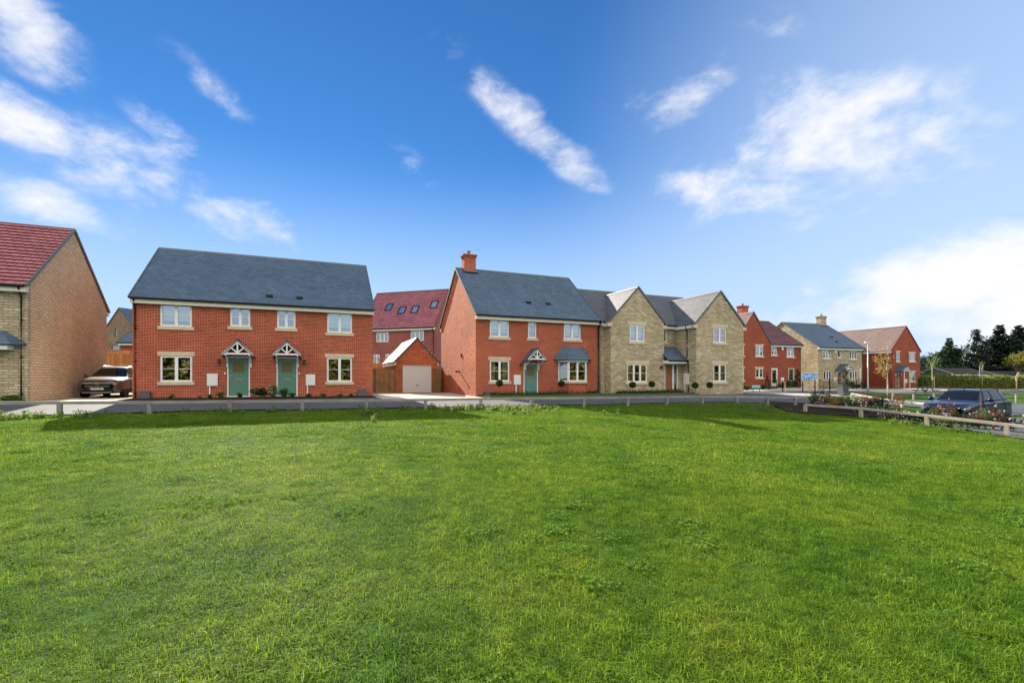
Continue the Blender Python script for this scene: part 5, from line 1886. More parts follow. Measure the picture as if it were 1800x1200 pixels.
def build_grass():
    rng = np.random.default_rng(21)
    tufts = bpy.data.collections.new('tufts')           # sources of the instances, kept out of the scene

    def tuft(name, n, rad, h, w, seed, lean=.5):
        g = np.random.default_rng(seed)
        mb = MB()
        for i in range(n):
            a, r = g.uniform(0, 6.28), rad * math.sqrt(g.uniform(0, 1))
            b = np.array([r * math.cos(a), r * math.sin(a), -.01])
            hh = h * g.uniform(.45, 1.15)
            ph = g.uniform(0, 6.28)
            ln = min(1.9, abs(g.normal()) * lean + .1)
            d = np.array([math.cos(ph), math.sin(ph), 0])
            s = np.array([-math.sin(ph), math.cos(ph), 0]) * w * .5 * g.uniform(.7, 1.3)
            p1 = b + np.array([0, 0, hh * .45]) + d * ln * hh * .22
            p2 = b + np.array([0, 0, hh * .8 * (1 - .25 * ln)]) + d * ln * hh * .6
            p3 = b + np.array([0, 0, hh * max(.25, 1 - .45 * ln)]) + (d + g.normal(size=3) * [.25, .25, 0]) * ln * hh * 1.0
            k = len(mb.v)
            mb.v += [tuple(b - s), tuple(b + s), tuple(p1 + s * .9), tuple(p1 - s * .9), tuple(p2 + s * .6), tuple(p2 - s * .6), tuple(p3)]
            mb.f += [(k, k + 1, k + 2, k + 3), (k + 3, k + 2, k + 4, k + 5), (k + 5, k + 4, k + 6)]
            mb.mi += [0] * 3; mb.uv += [(0, 0)] * 11
        o = mb.build(name, M['grass'])
        COL.objects.unlink(o); tufts.objects.link(o)
        return o
    # near tufts (fine), far tufts (wide)
    for i in range(6):
        tuft('a_tuft_%d' % i, 95, .11, .048 + .007 * (i % 3), .0036, 60 + i, 1.05)
    for i in range(5):
        tuft('b_tuft_%d' % i, 95, .22, .062 + .010 * (i % 3), .0075, 80 + i, 1.0)
    for i in range(3):
        tuft('c_tuft_%d' % i, 40, .14, .20 + .04 * i, .008, 95 + i, .5)

    def clover(name, n, rad, seed):
        g = np.random.default_rng(seed)
        mb = MB()
        a, r = g.uniform(0, 6.28, n), rad * np.sqrt(g.uniform(0, 1, n))
        P = np.stack([r * np.cos(a), r * np.sin(a), g.uniform(.02, .055, n)], 1)
        for dx in range(3):
            an = a + dx * 2.1
            leaves(mb, P + np.stack([np.cos(an), np.sin(an), 0 * an], 1) * .008, .020, g, flat=.8, aspect=.85)
        o = mb.build(name, M['clover'])
        COL.objects.unlink(o); tufts.objects.link(o)
    clover('d_clover_0', 60, .16, 101); clover('d_clover_1', 38, .12, 102)

    # the field: in front of the long rail and left of the right-hand rail
    fx, fy = [v[0] for v in RAIL_LINE], [v[1] for v in RAIL_LINE]

    def inside(x, y, margin=0.0):
        lim = np.interp(x, fx, fy)
        return y < lim - margin

    def scatter(n, y0, y1, power):
        y = (rng.uniform(0, 1, n) * (y1 ** power - y0 ** power) + y0 ** power) ** (1 / power)
        x = rng.uniform(-1, 1, n) * (y * 1.12 + 2.5)
        return x, y
    X, Y, K, SC_ = [], [], [], []
    x, y = scatter(30000, 1.2, 8.5, 2.0)
    k = inside(x, y); X.append(x[k]); Y.append(y[k]); K.append(rng.integers(0, 6, k.sum())); SC_.append(rng.uniform(.7, 1.25, k.sum()))
    x, y = scatter(52000, 6.5, 28, 1.85)
    k = inside(x, y); X.append(x[k]); Y.append(y[k]); K.append(rng.integers(6, 11, k.sum())); SC_.append(rng.uniform(.6, 1.2, k.sum()))
    # longer grass and seed heads close to the rails
    x = rng.uniform(-26, 21, 9000); lim = np.interp(x, fx, fy); y = lim - np.abs(rng.normal(size=9000)) * .8
    k = y < lim + .1; X.append(x[k]); Y.append(y[k]); K.append(np.where(rng.uniform(0, 1, k.sum()) < .05, rng.integers(11, 14, k.sum()), rng.integers(6, 11, k.sum()))); SC_.append(rng.uniform(.55, 1.0, k.sum()))
    # clover and other low leaves in patches
    x, y = scatter(26000, 1.2, 24, 1.9)
    pt = np.sin(x * 1.3 + 2 * np.sin(y * .6)) + np.sin(y * 1.7 + 1.5 * np.sin(x * .8)) + .6 * np.sin(x * 3.1 - y * 2.3)
    k = inside(x, y) & (rng.uniform(0, 1, len(x)) < np.clip((pt - .3) * .3, 0, .45)); X.append(x[k]); Y.append(y[k]); K.append(rng.integers(14, 16, k.sum())); SC_.append(rng.uniform(.7, 1.3, k.sum()))
    X, Y, K, SC_ = map(np.concatenate, (X, Y, K, SC_))
    # height follows patches of lusher growth
    pat = np.sin(X * .9 + 1.3 * np.sin(Y * .7)) * np.sin(Y * 1.1 + np.sin(X * .5)) * .5 + np.sin(X * 2.7 + Y * 1.9) * .3
    SC_ = SC_ * (1 + .28 * pat)
    # small bare spells
    keep = (rng.uniform(0, 1, len(X)) > np.clip(-pat - .5, 0, .3)) | (Y < 9)
    X, Y, K, SC_ = X[keep], Y[keep], K[keep], SC_[keep]
    Z = gz_np(X, Y) - .045
    me = bpy.data.meshes.new('grass')
    me.vertices.add(len(X))
    me.vertices.foreach_set('co', np.stack([X, Y, Z], 1).astype(np.float32).ravel())
    for nm, arr, tp in (('idx', K.astype(np.int32), 'INT'), ('sc', SC_.astype(np.float32), 'FLOAT'), ('rot', rng.uniform(0, 6.283, len(X)).astype(np.float32), 'FLOAT')):
        a = me.attributes.new(nm, tp, 'POINT'); a.data.foreach_set('value', arr)
    o = bpy.data.objects.new('grass', me)
    COL.objects.link(o)
    tag(o, 'rough mown grass of the field in front of the houses', 'grass', kind='stuff')
    nt = bpy.data.node_groups.new('grass_scatter', 'GeometryNodeTree')
    nt.interface.new_socket('Geometry', in_out='INPUT', socket_type='NodeSocketGeometry')
    nt.interface.new_socket('Geometry', in_out='OUTPUT', socket_type='NodeSocketGeometry')
    N, L = nt.nodes, nt.links
    gi, go = N.new('NodeGroupInput'), N.new('NodeGroupOutput')
    ci = N.new('GeometryNodeCollectionInfo')
    ci.inputs['Collection'].default_value = tufts
    ci.inputs['Separate Children'].default_value = True
    ci.inputs['Reset Children'].default_value = True
    ip = N.new('GeometryNodeInstanceOnPoints')
    ip.inputs['Pick Instance'].default_value = True

    def attr(nm, tp):
        a = N.new('GeometryNodeInputNamedAttribute'); a.data_type = tp
        a.inputs['Name'].default_value = nm
        return a.outputs[0]
    cx = N.new('ShaderNodeCombineXYZ')
    L.new(attr('rot', 'FLOAT'), cx.inputs['Z'])
    L.new(gi.outputs[0], ip.inputs['Points'])
    L.new(ci.outputs[0], ip.inputs['Instance'])
    L.new(attr('idx', 'INT'), ip.inputs['Instance Index'])
    L.new(cx.outputs[0], ip.inputs['Rotation'])
    L.new(attr('sc', 'FLOAT'), ip.inputs['Scale'])
    L.new(ip.outputs[0], go.inputs[0])
    md = o.modifiers.new('scatter', 'NODES')
    md.node_group = nt
    # broad leaved weeds at the foot of the rails and here and there in the field
    g = np.random.default_rng(22)
    m = MB()
    spots = []
    for (px, w, n, dist) in ((860, 110, 95, .5), (930, 90, 60, 1.4), (645, 40, 16, 2.2), (1318, 45, 50, 1.2), (1230, 60, 24, .9), (120, 160, 26, .5), (505, 200, 22, .35), (760, 60, 14, .3), (1350, 15, 6, .3), (20, 30, 12, .4), (1095, 40, 8, 2.5), (1200, 12, 3, .1), (430, 120, 8, .2), (940, 16, 5, .0), (1690, 60, 16, .3), (1590, 60, 12, .4)):
        for _ in range(n):
            t = (px + g.normal() * w * .5 - CX) / FPX
            yy = np.linspace(6, 30, 400)
            ok = yy < np.interp(t * yy, fx, fy)
            ym = yy[ok].max() if ok.any() else 10
            spots.append((t, ym - dist * (1 + .6 * g.normal()) - .15))
    for (t, y) in spots:
        x = t * y
        hh = g.uniform(.10, .30)
        c = np.array([x, y, gz(x, y) - .03])
        for s in range(g.integers(2, 5)):
            d = np.array([g.normal() * .3, g.normal() * .3, 1.0]) * hh * g.uniform(.6, 1.1)
            m.tube([tuple(c), tuple(c + d * .6), tuple(c + d)], [.005, .004, .002], 4, cap=False)
            u = g.uniform(.15, 1, 11)
            leaves(m, c + np.outer(u, d) + g.normal(size=(11, 3)) * .03, .075, g, aspect=.45)
    tag(m.build('weeds', M['l_weed']), 'pale broad leaved weeds growing along the rail fence', 'weeds', kind='stuff')


# ------------------------------------------------------------------ timber rails and fences
def rail_fence(name, pts, tops, label, hpost=.0, rail=(.09, .10), post=.12, group='knee high timber rails', mat='rail', lowers=()):
    """pts: ground points of the posts, tops: height of the rail top at each"""
    root = tag(empty(name, pts[0]), label, 'fence', group)
    o = Vector(pts[0])
    for i, (p, z) in enumerate(zip(pts, tops)):
        d = (Vector(pts[min(i + 1, len(pts) - 1)]) - Vector(pts[max(i - 1, 0)])).normalized()
        a = math.atan2(d.y, d.x)
        m = MB()
        m.box(-post / 2, post / 2, -post / 2, post / 2, -.45, z - p.z - .05)
        ob = m.build('post', M[mat], root, loc=p - o, rotz=a)
        bevel(ob, .012, 1)
    for i in range(len(pts) - 1):
        m = MB()
        a, b = Vector((pts[i].x, pts[i].y, tops[i] - rail[1] / 2)) - o, Vector((pts[i + 1].x, pts[i + 1].y, tops[i + 1] - rail[1] / 2)) - o
        g = (b - a).normalized() * .004
        m.obox(a + g, b - g, rail[0], rail[1])
        bevel(m.build('rail', M[mat], root), .012, 1)
        st = MB()
        st.obox(b - g * 12 + Vector((0, 0, rail[1] / 2 + .002)), b + g * 12 + Vector((0, 0, rail[1] / 2 + .002)), .05, .004)
    return root


def zpix(y, Yd):
    return CAM_Z - (y - HY) / FPX * Yd


# long rail in front of the road: measured post columns and rail heights
_px = [-260, -90, 105, 262.8, 404.5, 531.6, 644, 748, 845, 934, 1026, 1103, 1172, 1234, 1294.6, 1349, 1397.7, 1441]
_ry = [706, 705.5, 705, 704.5, 703, 702.4, 701.3, 700.4, 699, 698, 697.2, 696.5, 695.6, 695.2, 695.6, 696.4, 697.2, 698.4]
_X0, _Y0, _a, _b = -14.74, 15.5, 2.246, .844
RP, RT = [], []
for x, y in zip(_px, _ry):
    t = (x - CX) / FPX
    s = (t * _Y0 - _X0) / (_a - t * _b)
    X, Y = _X0 + _a * s, _Y0 + _b * s
    RP.append(Vector((X, Y, gz(X, Y)))); RT.append(zpix(y, Y))
R2 = [Vector((X, Y, gz(X, Y))) for X, Y in ((14.45, 23.4), (15.5, 21.1), (16.5, 18.9), (17.4, 16.7), (18.3, 14.5), (19.2, 12.3))]
T2 = [zpix(709.5, 23.4), zpix(715.5, 21.1), zpix(728, 18.9), zpix(743.5, 16.7), zpix(764, 14.5), zpix(790, 12.3)]
RAIL_LINE = [(RP[0].x - 12, RP[0].y - 4.5)] + [(p.x, p.y + .02) for p in RP if p.x < 13.5] + [(14.4, 23.6), (15.45, 21.2), (16.45, 19.0), (17.35, 16.8), (18.25, 14.6), (19.15, 12.4), (24, 1.0)]
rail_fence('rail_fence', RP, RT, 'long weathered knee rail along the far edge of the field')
rail_fence('rail_fence', R2, T2, 'sunlit knee rail running towards the viewer before the blue car', mat='rail_sun')
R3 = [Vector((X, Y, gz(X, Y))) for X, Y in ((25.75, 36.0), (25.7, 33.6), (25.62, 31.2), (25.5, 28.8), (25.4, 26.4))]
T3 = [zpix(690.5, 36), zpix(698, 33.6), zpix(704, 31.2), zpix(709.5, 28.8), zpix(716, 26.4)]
rail_fence('rail_fence', R3, T3, 'sunlit knee rail behind the rose bed that ends at the blue car', mat='rail_sun')
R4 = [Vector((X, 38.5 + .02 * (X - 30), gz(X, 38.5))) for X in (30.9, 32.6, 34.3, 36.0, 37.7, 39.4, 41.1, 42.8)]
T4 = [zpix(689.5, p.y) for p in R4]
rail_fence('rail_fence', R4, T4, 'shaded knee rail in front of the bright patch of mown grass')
build_grass()


def board_fence(name, origin, th, L_, h, label, mat, z_base=0.0, board=.125, posts=True, gap=.004, cat='fence'):
    root = tag(empty(name, origin, R(th)), label, cat)
    m = MB(); x = 0; i = 0
    while x < L_ - .01:
        w = min(board, L_ - x)
        y = -.012 if i % 2 else .008
        m.box(x + gap, x + w - gap, y - .01, y + .01, z_base, z_base + h)
        x += w; i += 1
    m.build('boards', M[mat], root)
    r = MB()
    for z in (z_base + .3, z_base + h - .3):
        r.box(0, L_, .025, .07, z - .045, z + .045)
    r.box(0, L_, -.04, .05, z_base + h + .002, z_base + h + .04)
    r.build('fence_rail', M[mat], root)
    if posts:
        n = max(1, round(L_ / 1.85))
        for k in range(n + 1):
            p = MB(); xx = L_ * k / n
            p.box(xx - .05, xx + .05, -.06, -.026, z_base - .4, z_base + h + .06)
            p.build('post', M[mat], root)
    return root


# gate screen between the brick pair and the garage, strip right of the garage, fences behind
gx, gy = -8.67 - 2.40 * C_, 35.5 - 2.40 * S_
board_fence('timber_fence', (gx, gy, .44), TH, 2.38, 1.80, 'brown vertical board fence between the brick pair and the garage', 'fence_b', board=.16)
g2 = (-8.67 + 3.17 * C_ + .02, 35.5 + 3.17 * S_ - .04)
board_fence('timber_fence', (g2[0] - .35, g2[1] - .30, .44), TH, .62, 1.80, 'narrow brown fence panel between the garage and the sunlit gable', 'fence_b', board=.16, posts=False)
board_fence('timber_fence', (-15.5, 42.5, 1.0), 3, 5.2, 1.85, 'orange fence panel standing higher up behind the brown fence', 'fence_o')
tr = tag(empty('balustrade', (-14.8, 44.2, 1.4), R(2)), 'thin upright railings above the orange fence beside the garage', 'railing')
m = MB(); m.box(0, 4.2, -.03, .03, 1.98, 2.05); m.build('top_rail', M['fence_o'], tr)
for k in range(13):
    m = MB(); m.box(k * .345, k * .345 + .035, -.02, .02, 0, 1.98); m.build('baluster', M['fence_o'], tr)
fx0, fy0 = -34.5, 35.2
board_fence('timber_fence', (fx0, fy0, 2.52), TH, 12.0, .92, 'orange board fence on the grey wall behind the bronze car', 'fence_o')
board_fence('timber_fence', (fx0 - .6, fy0 + 3.2, 2.6), TH, 11.0, 1.28, 'upper orange fence peeping over the lower one behind the bronze car', 'fence_o')
rw = tag(empty('retaining_wall', (fx0, fy0, .5), R(TH)), 'low grey retaining wall under the orange fence behind the bronze car', 'wall')
m = MB(); m.box(0, 12, -.12, .3, -.3, 1.88); m.build('wall', M['paving'], rw)
m = MB(); m.box(-.03, 12.03, -.16, .34, 1.885, 2.0); bevel(m.build('coping', M['kerb'], rw), .015, 1)
gw = tag(empty('garden_wall', (64.5, 69.8, .0), R(6)), 'long low pale wall in front of the dark barn and shed', 'wall')
m = MB(); m.box(0, 30, -.15, .15, -.5, 1.55); m.build('wall', M['kerb'], gw)
m = MB(); m.box(-.03, 30.03, -.2, .2, 1.553, 1.66); m.build('coping', M['kerb'], gw)


# ------------------------------------------------------------------ cars
def car_paint(name, col, metal=.55, rough=.32):
    m, nt, N, L, b = new_mat(name)
    g = N.new('ShaderNodeNewGeometry')
    nz = noise(N, L, g.outputs['Position'], 900, 2)
    L.new(cramp(N, L, nz, [(.3, tuple(c * .85 for c in col)), (.7, tuple(min(1, c * 1.15) for c in col))]), b.inputs['Base Color'])
    setin(b, Metallic=metal, Roughness=rough)
    b.inputs['Coat Weight'].default_value = .6
    b.inputs['Specular IOR Level'].default_value = .25
    b.inputs['Coat Roughness'].default_value = .04
    return m


M['bronze'] = car_paint('bronze_paint', (.105, .090, .078), .45, .38)
M['bluepaint'] = car_paint('dark_blue_paint', (.002, .009, .046), .1, .42)
M['tyre'] = simple('tyre_rubber', (.02, .02, .02), .8)
M['alloy'] = simple('alloy_wheel', (.45, .45, .46), .3, metal=.9)
M['plate'] = simple('white_number_plate', (.78, .78, .74), .4)
M['trim'] = simple('black_body_trim', (.018, .019, .021), .65, spec=.2)
M['headlamp'] = simple('headlamp', (.10, .105, .11), .06, var=.7, scale=24, spec=.9)
M['silver'] = simple('silver_trim', (.55, .56, .57), .3, metal=.8)
M['lampred'] = simple('red_tail_lamp', (.35, .01, .01), .15)


def cubic(a, i, t):
    """gently rounded curve through the rows of a"""
    p1, p2 = a[i], a[i + 1]
    m1 = (a[i + 1] - a[i - 1]) * .4 if i > 0 else (p2 - p1) * .8
    m2 = (a[i + 2] - a[i]) * .4 if i + 2 < len(a) else (p2 - p1) * .8
    t2, t3 = t * t, t * t * t
    return p1 * (2 * t3 - 3 * t2 + 1) + m1 * (t3 - 2 * t2 + t) + p2 * (3 * t2 - 2 * t3) + m2 * (t3 - t2)


class Shell:
    """car body lofted through cross sections (x, zl, zs, zt, wl, ws, wt): sill, shoulder and top"""

    def __init__(self, st):
        self.st = np.array(st, float)

    def row(self, s):
        s = min(max(s, 0), len(self.st) - 1)
        i = min(int(s), len(self.st) - 2)
        return cubic(self.st, i, s - i)

    def ring(self, s):
        x, zl, zs, zt, wl, ws, wt = self.row(s)
        h = zs - zl
        return np.array([(x, 0, zl), (x, wl * .8, zl), (x, wl, zl + h * .10), (x, (wl + ws) / 2 + .025, zl + h * .45), (x, ws + .012, zl + h * .80), (x, ws, zs - .035), (x, ws - .045, zs),
                         (x, ws - .045 + (wt - ws + .045) * .5, zs + (zt - zs) * .52), (x, wt + .02, zt - .055), (x, wt - .06, zt - .012), (x, wt * .5, zt + .006), (x, 0, zt + .012)])

    def pt(self, s, r, side=1):
        q = self.ring(s)
        r = min(max(r, 0), len(q) - 1)
        i = min(int(r), len(q) - 2)
        p = cubic(q, i, r - i)
        return Vector((p[0], max(0.0, p[1]) * side, p[2]))

    def nrm(self, s, r, side):
        e = .04
        a = self.pt(s + e, r, side) - self.pt(s - e, r, side)
        b = self.pt(s, r + e, side) - self.pt(s, r - e, side)
        n = a.cross(b) * (-1 if side > 0 else 1)
        return n.normalized() if n.length > 1e-9 else Vector((0, 0, 1))

    def body(self):
        mb = MB()
        ns = (len(self.st) - 1) * 4 + 1
        S_l = np.linspace(0, len(self.st) - 1, ns)
        for side in (1, -1):
            G = [[self.pt(s, r / 2, side) for r in range(23)] for s in S_l]
            for i in range(ns - 1):
                for r in range(22):
                    q = [G[i][r], G[i + 1][r], G[i + 1][r + 1], G[i][r + 1]]
                    mb.face(q if side < 0 else q[::-1])
            for i, rev in ((0, True), (ns - 1, False)):
                q = G[i]
                q = q if (side < 0) != rev else q[::-1]
                mb.face(q)
        return mb

    def patch(self, mb, s0, s1, r0, r1, side, off=.006, n=6, m=5, corners=None):
        """surface patch; corners = four (s, r) pairs for a tapered window"""
        if corners is None:
            corners = [(s0, r0), (s1, r0), (s1, r1), (s0, r1)]
        G = []
        for i in range(n + 1):
            row = []
            for j in range(m + 1):
                u, v = i / n, j / m
                s = (corners[0][0] * (1 - u) + corners[1][0] * u) * (1 - v) + (corners[3][0] * (1 - u) + corners[2][0] * u) * v
                r = (corners[0][1] * (1 - u) + corners[1][1] * u) * (1 - v) + (corners[3][1] * (1 - u) + corners[2][1] * u) * v
                row.append(self.pt(s, r, side) + self.nrm(s, r, side) * off)
            G.append(row)
        for i in range(n):
            for j in range(m):
                q = [G[i][j], G[i + 1][j], G[i + 1][j + 1], G[i][j + 1]]
                mb.face(q if side < 0 else q[::-1])


def car_wheel(root, x, y, r, side):
    t = MB()
    prof = [(r * .66, -.10), (r * .95, -.105), (r, -.06), (r, .06), (r * .95, .105), (r * .66, .10)]
    t.lathe(prof, (x, y, r), 28, axis='y')
    w = t.build('wheel', M['tyre'], root, smooth=True)
    a = MB()
    o = .085 * side
    a.lathe([(r * .66, o - .10 * side), (r * .66, o), (r * .60, o + .01 * side), (r * .58, o - .03 * side)], (x, y, r), 24, axis='y')
    for k in range(5):
        for dk in (-.11, .11):
            an = k * 2 * math.pi / 5 + .3
            c = Vector((x, y + o, r))
            p1 = c + Vector((math.cos(an) * r * .10, -.01 * side, math.sin(an) * r * .10))
            p2 = c + Vector((math.cos(an + dk) * r * .60, .0, math.sin(an + dk) * r * .60))
            a.obox(p1, p2, r * .12, .03, up=(0, 1, 0))
    a.lathe([(0, o + .012 * side), (r * .14, o + .008 * side), (r * .15, o - .03 * side)], (x, y, r), 12, axis='y')
    a.build('rim', M['alloy'], w)
    d = MB(); d.lathe([(0, o - .07 * side), (r * .62, o - .07 * side)], (x, y, r), 20, axis='y')
    d.build('brake_disc', M['trim'], w)


def make_car(name, loc, heading, label, paint, st, wins, ws_s, rear_s, wheels, wr, plate_txt, style):
    """x runs from the front (0) to the rear; heading = world angle of the direction the car faces"""
    root = tag(empty(name, loc, heading + math.pi), label, 'car')
    sh = Shell(st)
    b = sh.body().build('body', M[paint], root, smooth=True, merge=True)
    # glazing
    g = MB()
    for side in (1, -1):
        sh.patch(g, 0, 0, 0, 0, side, .010, 8, 8, corners=[(ws_s[0] + .10, 7.35), (ws_s[1] - .12, 8.75), (ws_s[1] - .12, 11), (ws_s[0] + .10, 11)])
    g.build('windscreen', M['carglass'], root, smooth=True, merge=True)
    for side in (1, -1):
        fr_ = MB(); sh.patch(fr_, 0, 0, 0, 0, side, .008, 14, 4, corners=[(wins[0][0] - .28, 6.12), (wins[-1][1] + .25, 6.12), (wins[-1][1] - .05, 8.05), (wins[0][2] - .18, 8.05)])
        fr_.build('window_surround', M['trim'], root, smooth=True)
        for (a0, a1, t0, t1) in wins:
            w = MB(); sh.patch(w, 0, 0, 0, 0, side, .016, 6, 4, corners=[(a0, 6.3), (a1, 6.3), (t1, 7.85), (t0, 7.85)])
            w.build('side_window', M['carglass'], root, smooth=True)
    g = MB()
    for side in (1, -1):
        sh.patch(g, 0, 0, 0, 0, side, .010, 5, 6, corners=[(rear_s[0], 8.8), (rear_s[1], 7.2), (rear_s[1], 11), (rear_s[0], 11)])
    g.build('rear_window', M['carglass'], root, smooth=True, merge=True)
    # wheels and arches
    for x in wheels:
        for side in (1, -1):
            hw = float(np.interp(x, sh.st[:, 0], sh.st[:, 5]))
            car_wheel(root, x, side * (hw - .10), wr, side)
            ar = MB()
            y = side * (hw + .012)
            n = 20
            ri, ro = wr * 1.06, wr * 1.30
            for k in range(n):
                a0, a1 = math.pi * (-.06 + 1.12 * k / n), math.pi * (-.06 + 1.12 * (k + 1) / n)
                P = lambda a, r_, yy: Vector((x + math.cos(a) * r_, yy, wr + math.sin(a) * r_))
                q = [P(a0, ri, y), P(a1, ri, y), P(a1, ro, y - side * .015), P(a0, ro, y - side * .015)]
                ar.face(q if side < 0 else q[::-1])
                q = [P(a0, ri, y - side * .12), P(a1, ri, y - side * .12), P(a1, ri, y), P(a0, ri, y)]
                ar.face(q if side < 0 else q[::-1])
                q = [P(a0, ro, y - side * .015), P(a1, ro, y - side * .015), P(a1, ro, y - side * .10), P(a0, ro, y - side * .10)]
                ar.face(q if side < 0 else q[::-1])
            ar.build('wheel_arch', M['trim'], root)
            wl = MB(); wl.lathe([(0, y - side * .004), (ri, y - side * .004)], (x, 0, wr), 24, axis='y')
            wl.build('wheel_well', M['dark'], root)
            # the wheel stands in front of the dark well
    # sills
    for side in (1, -1):
        m = MB(); sh.patch(m, wheels and 2.2, len(st) - 3.2, 1.2, 2.6, side, .012, 10, 3)
        m.build('sill_trim', M['trim'], root, smooth=True)
    # door seams and handles
    for side in (1, -1):
        m = MB()
        for s in (wins[0][0] - .15, wins[0][1] + .04, wins[1][1] + .06):
            for k in range(8):
                r0, r1 = 2.5 + k * .45, 2.5 + (k + 1) * .45
                p, q = sh.pt(s, r0, side) + sh.nrm(s, r0, side) * .006, sh.pt(s, r1, side) + sh.nrm(s, r1, side) * .006
                m.obox(p, q, .006, .010)
        m.build('door_seam', M['trim'], root)
        for s in (wins[0][1] - .12, wins[1][1] - .1):
            h = MB(); p = sh.pt(s, 4.55, side) + sh.nrm(s, 4.55, side) * .02
            h.obox(p - Vector((.10, 0, 0)), p + Vector((.10, 0, 0)), .03, .03)
            bevel(h.build('door_handle', M[paint], root), .01, 2)
        # mirrors
        xm = sh.row(ws_s[0] + .45)
        y0 = xm[5]
        mm = MB()
        c = Vector((xm[0] + .10, side * (y0 + .16), xm[2] + .12))
        mm.lathe([(0, -.10), (.07, -.085), (.10, -.03), (.10, .03), (.085, .08), (0, .10)], (0, 0, 0), 10, axis='y')
        mm.v = [(v[0] * .75 + c.x, v[1] * 1.1 + c.y, v[2] * .95 + c.z) for v in mm.v]
        mm.obox((c.x, side * (y0 - .04), c.z - .05), c, .05, .05)
        mm.build('wing_mirror', M['upvc' if style == 'b' and side > 0 and False else paint], root, smooth=True)
        # roof bars
        bar = MB()
        pts = []
        sa, sb = ws_s[1] + .12, rear_s[0] - .1
        for k in range(9):
            s = sa + (sb - sa) * k / 8
            p = sh.pt(s, 8.75, side)
            pts.append(p + Vector((0, 0, .015 if k in (0, 8) else .055)))
        bar.tube(pts, [.012] + [.022] * 7 + [.012], 6)
        bar.build('roof_bar', M['trim'] if style == 'b' else M['silver'], root, smooth=True)
    # front
    for side in (1, -1):
        h = MB()
        if style == 'a':
            sh.patch(h, 0, 0, 0, 0, side, .010, 8, 4, corners=[(.15, 4.9), (2.3, 4.55), (2.75, 5.75), (.25, 6.4)])
        else:
            sh.patch(h, 0, 0, 0, 0, side, .010, 8, 4, corners=[(.10, 3.9), (1.75, 4.0), (1.95, 5.8), (.15, 6.1)])
        h.build('headlight', M['headlamp'], root, smooth=True)
        fo = MB(); fo.lathe([(0, -.02), (.05, -.02), (.055, .01)], (.07, side * .62, .42), 14, axis='y')
        fo.v = [(.02 + (v[1] - side * .62) * 1.0, side * .62 + (v[0] - .07), v[2]) for v in fo.v]
        fo.build('fog_light', M['silver'], root)
    x0 = float(sh.st[0, 0])
    gr = MB()
    if style == 'a':
        for (y0, y1, z0, z1, d) in ((-.54, .54, .56, .72, .035),):
            gr.box(x0 - d, x0 + .16, y0, y1, z0, z1)
        o = bevel(gr.build('grille', M['black'], root), .025, 2)
        cb = MB()
        cb.obox((x0 - .045, -.58, .755), (x0 - .045, .58, .755), .02, .05)
        cb.obox((x0 - .043, -.50, .60), (x0 - .043, .50, .60), .02, .025)
        cb.build('chrome_bar', M['metal'], o)
        em = MB()                                   # upright emblem of two splayed bars and a crossbar in a frame
        for y in (-.035, .035):
            em.obox((x0 - .06, y * .85, .69), (x0 - .06, y * 1.15, .785), .016, .014, up=(1, 0, 0))
        em.obox((x0 - .06, -.033, .735), (x0 - .06, .033, .735), .014, .014)
        for (p, q) in (((-.065, .68), (.065, .68)), ((.065, .68), (.075, .80)), ((.075, .80), (-.075, .80)), ((-.075, .80), (-.065, .68))):
            em.obox((x0 - .058, *p), (x0 - .058, *q), .010, .010)
        em.build('emblem', M['metal'], o)
        lo = MB(); lo.box(x0 - .015, x0 + .2, -.66, .66, .30, .46)
        bevel(lo.build('lower_intake', M['trim'], root), .03, 2)
        sk = MB(); sk.obox((x0 - .028, -.60, .285), (x0 - .028, .60, .285), .03, .03)
        sk.build('skid_trim', M['silver'], root)
        pz, pw = .475, .26
    else:
        gr.box(x0 - .03, x0 + .16, -.46, .46, .66, .88)
        o = bevel(gr.build('grille', M['black'], root), .03, 2)
        cb = MB()
        for k in range(3):
            cb.obox((x0 - .04, -.44, .71 + k * .06), (x0 - .04, .44, .71 + k * .06), .015, .02)
        cb.obox((x0 - .05, -.10, .79), (x0 - .05, .10, .79), .03, .11)
        cb.build('chrome_bar', M['metal'], o)
        lo = MB(); lo.box(x0 - .02, x0 + .2, -.70, .70, .30, .54)
        bevel(lo.build('lower_intake', M['trim'], root), .03, 2)
        sk = MB(); sk.box(x0 - .035, x0 + .05, -.42, .42, .25, .33)
        bevel(sk.build('skid_trim', M['silver'], root), .02, 2)
        pz, pw = .56, .26
    pl = MB(); pl.box(x0 - .05, x0 - .036, -pw, pw, pz - .056, pz + .056)
    po = pl.build('number_plate', M['plate'], root)
    cu = bpy.data.curves.new('plate_text', 'FONT')
    cu.body = plate_txt; cu.size = .105; cu.align_x = 'CENTER'; cu.align_y = 'CENTER'; cu.extrude = .001
    tmp = bpy.data.objects.new('plate_text', cu)
    COL.objects.link(tmp)
    bpy.context.view_layer.update()
    tm = bpy.data.meshes.new_from_object(tmp.evaluated_get(bpy.context.evaluated_depsgraph_get()))
    bpy.data.objects.remove(tmp)
    tm.materials.clear(); tm.materials.append(M['black'])
    to = bpy.data.objects.new('plate_lettering', tm)
    COL.objects.link(to)
    to.parent = po
    to.location = (x0 - .053, 0, pz)
    to.rotation_euler = (R(90), 0, R(-90))
    # bonnet shut line, wipers
    w = MB()
    for y in (-.35, .25):
        p = sh.pt(ws_s[0] + .16, 11, 1); p.y = y; p.z += .0
        a = Vector((sh.row(ws_s[0] + .1)[0] + .02, y, sh.row(ws_s[0] + .1)[3] + .015))
        b_ = Vector((sh.row(ws_s[0] + .35)[0], y - .42, sh.row(ws_s[0] + .35)[3] + .02))
        w.obox(a, b_, .018, .018)
    w.build('wiper', M['trim'], root)
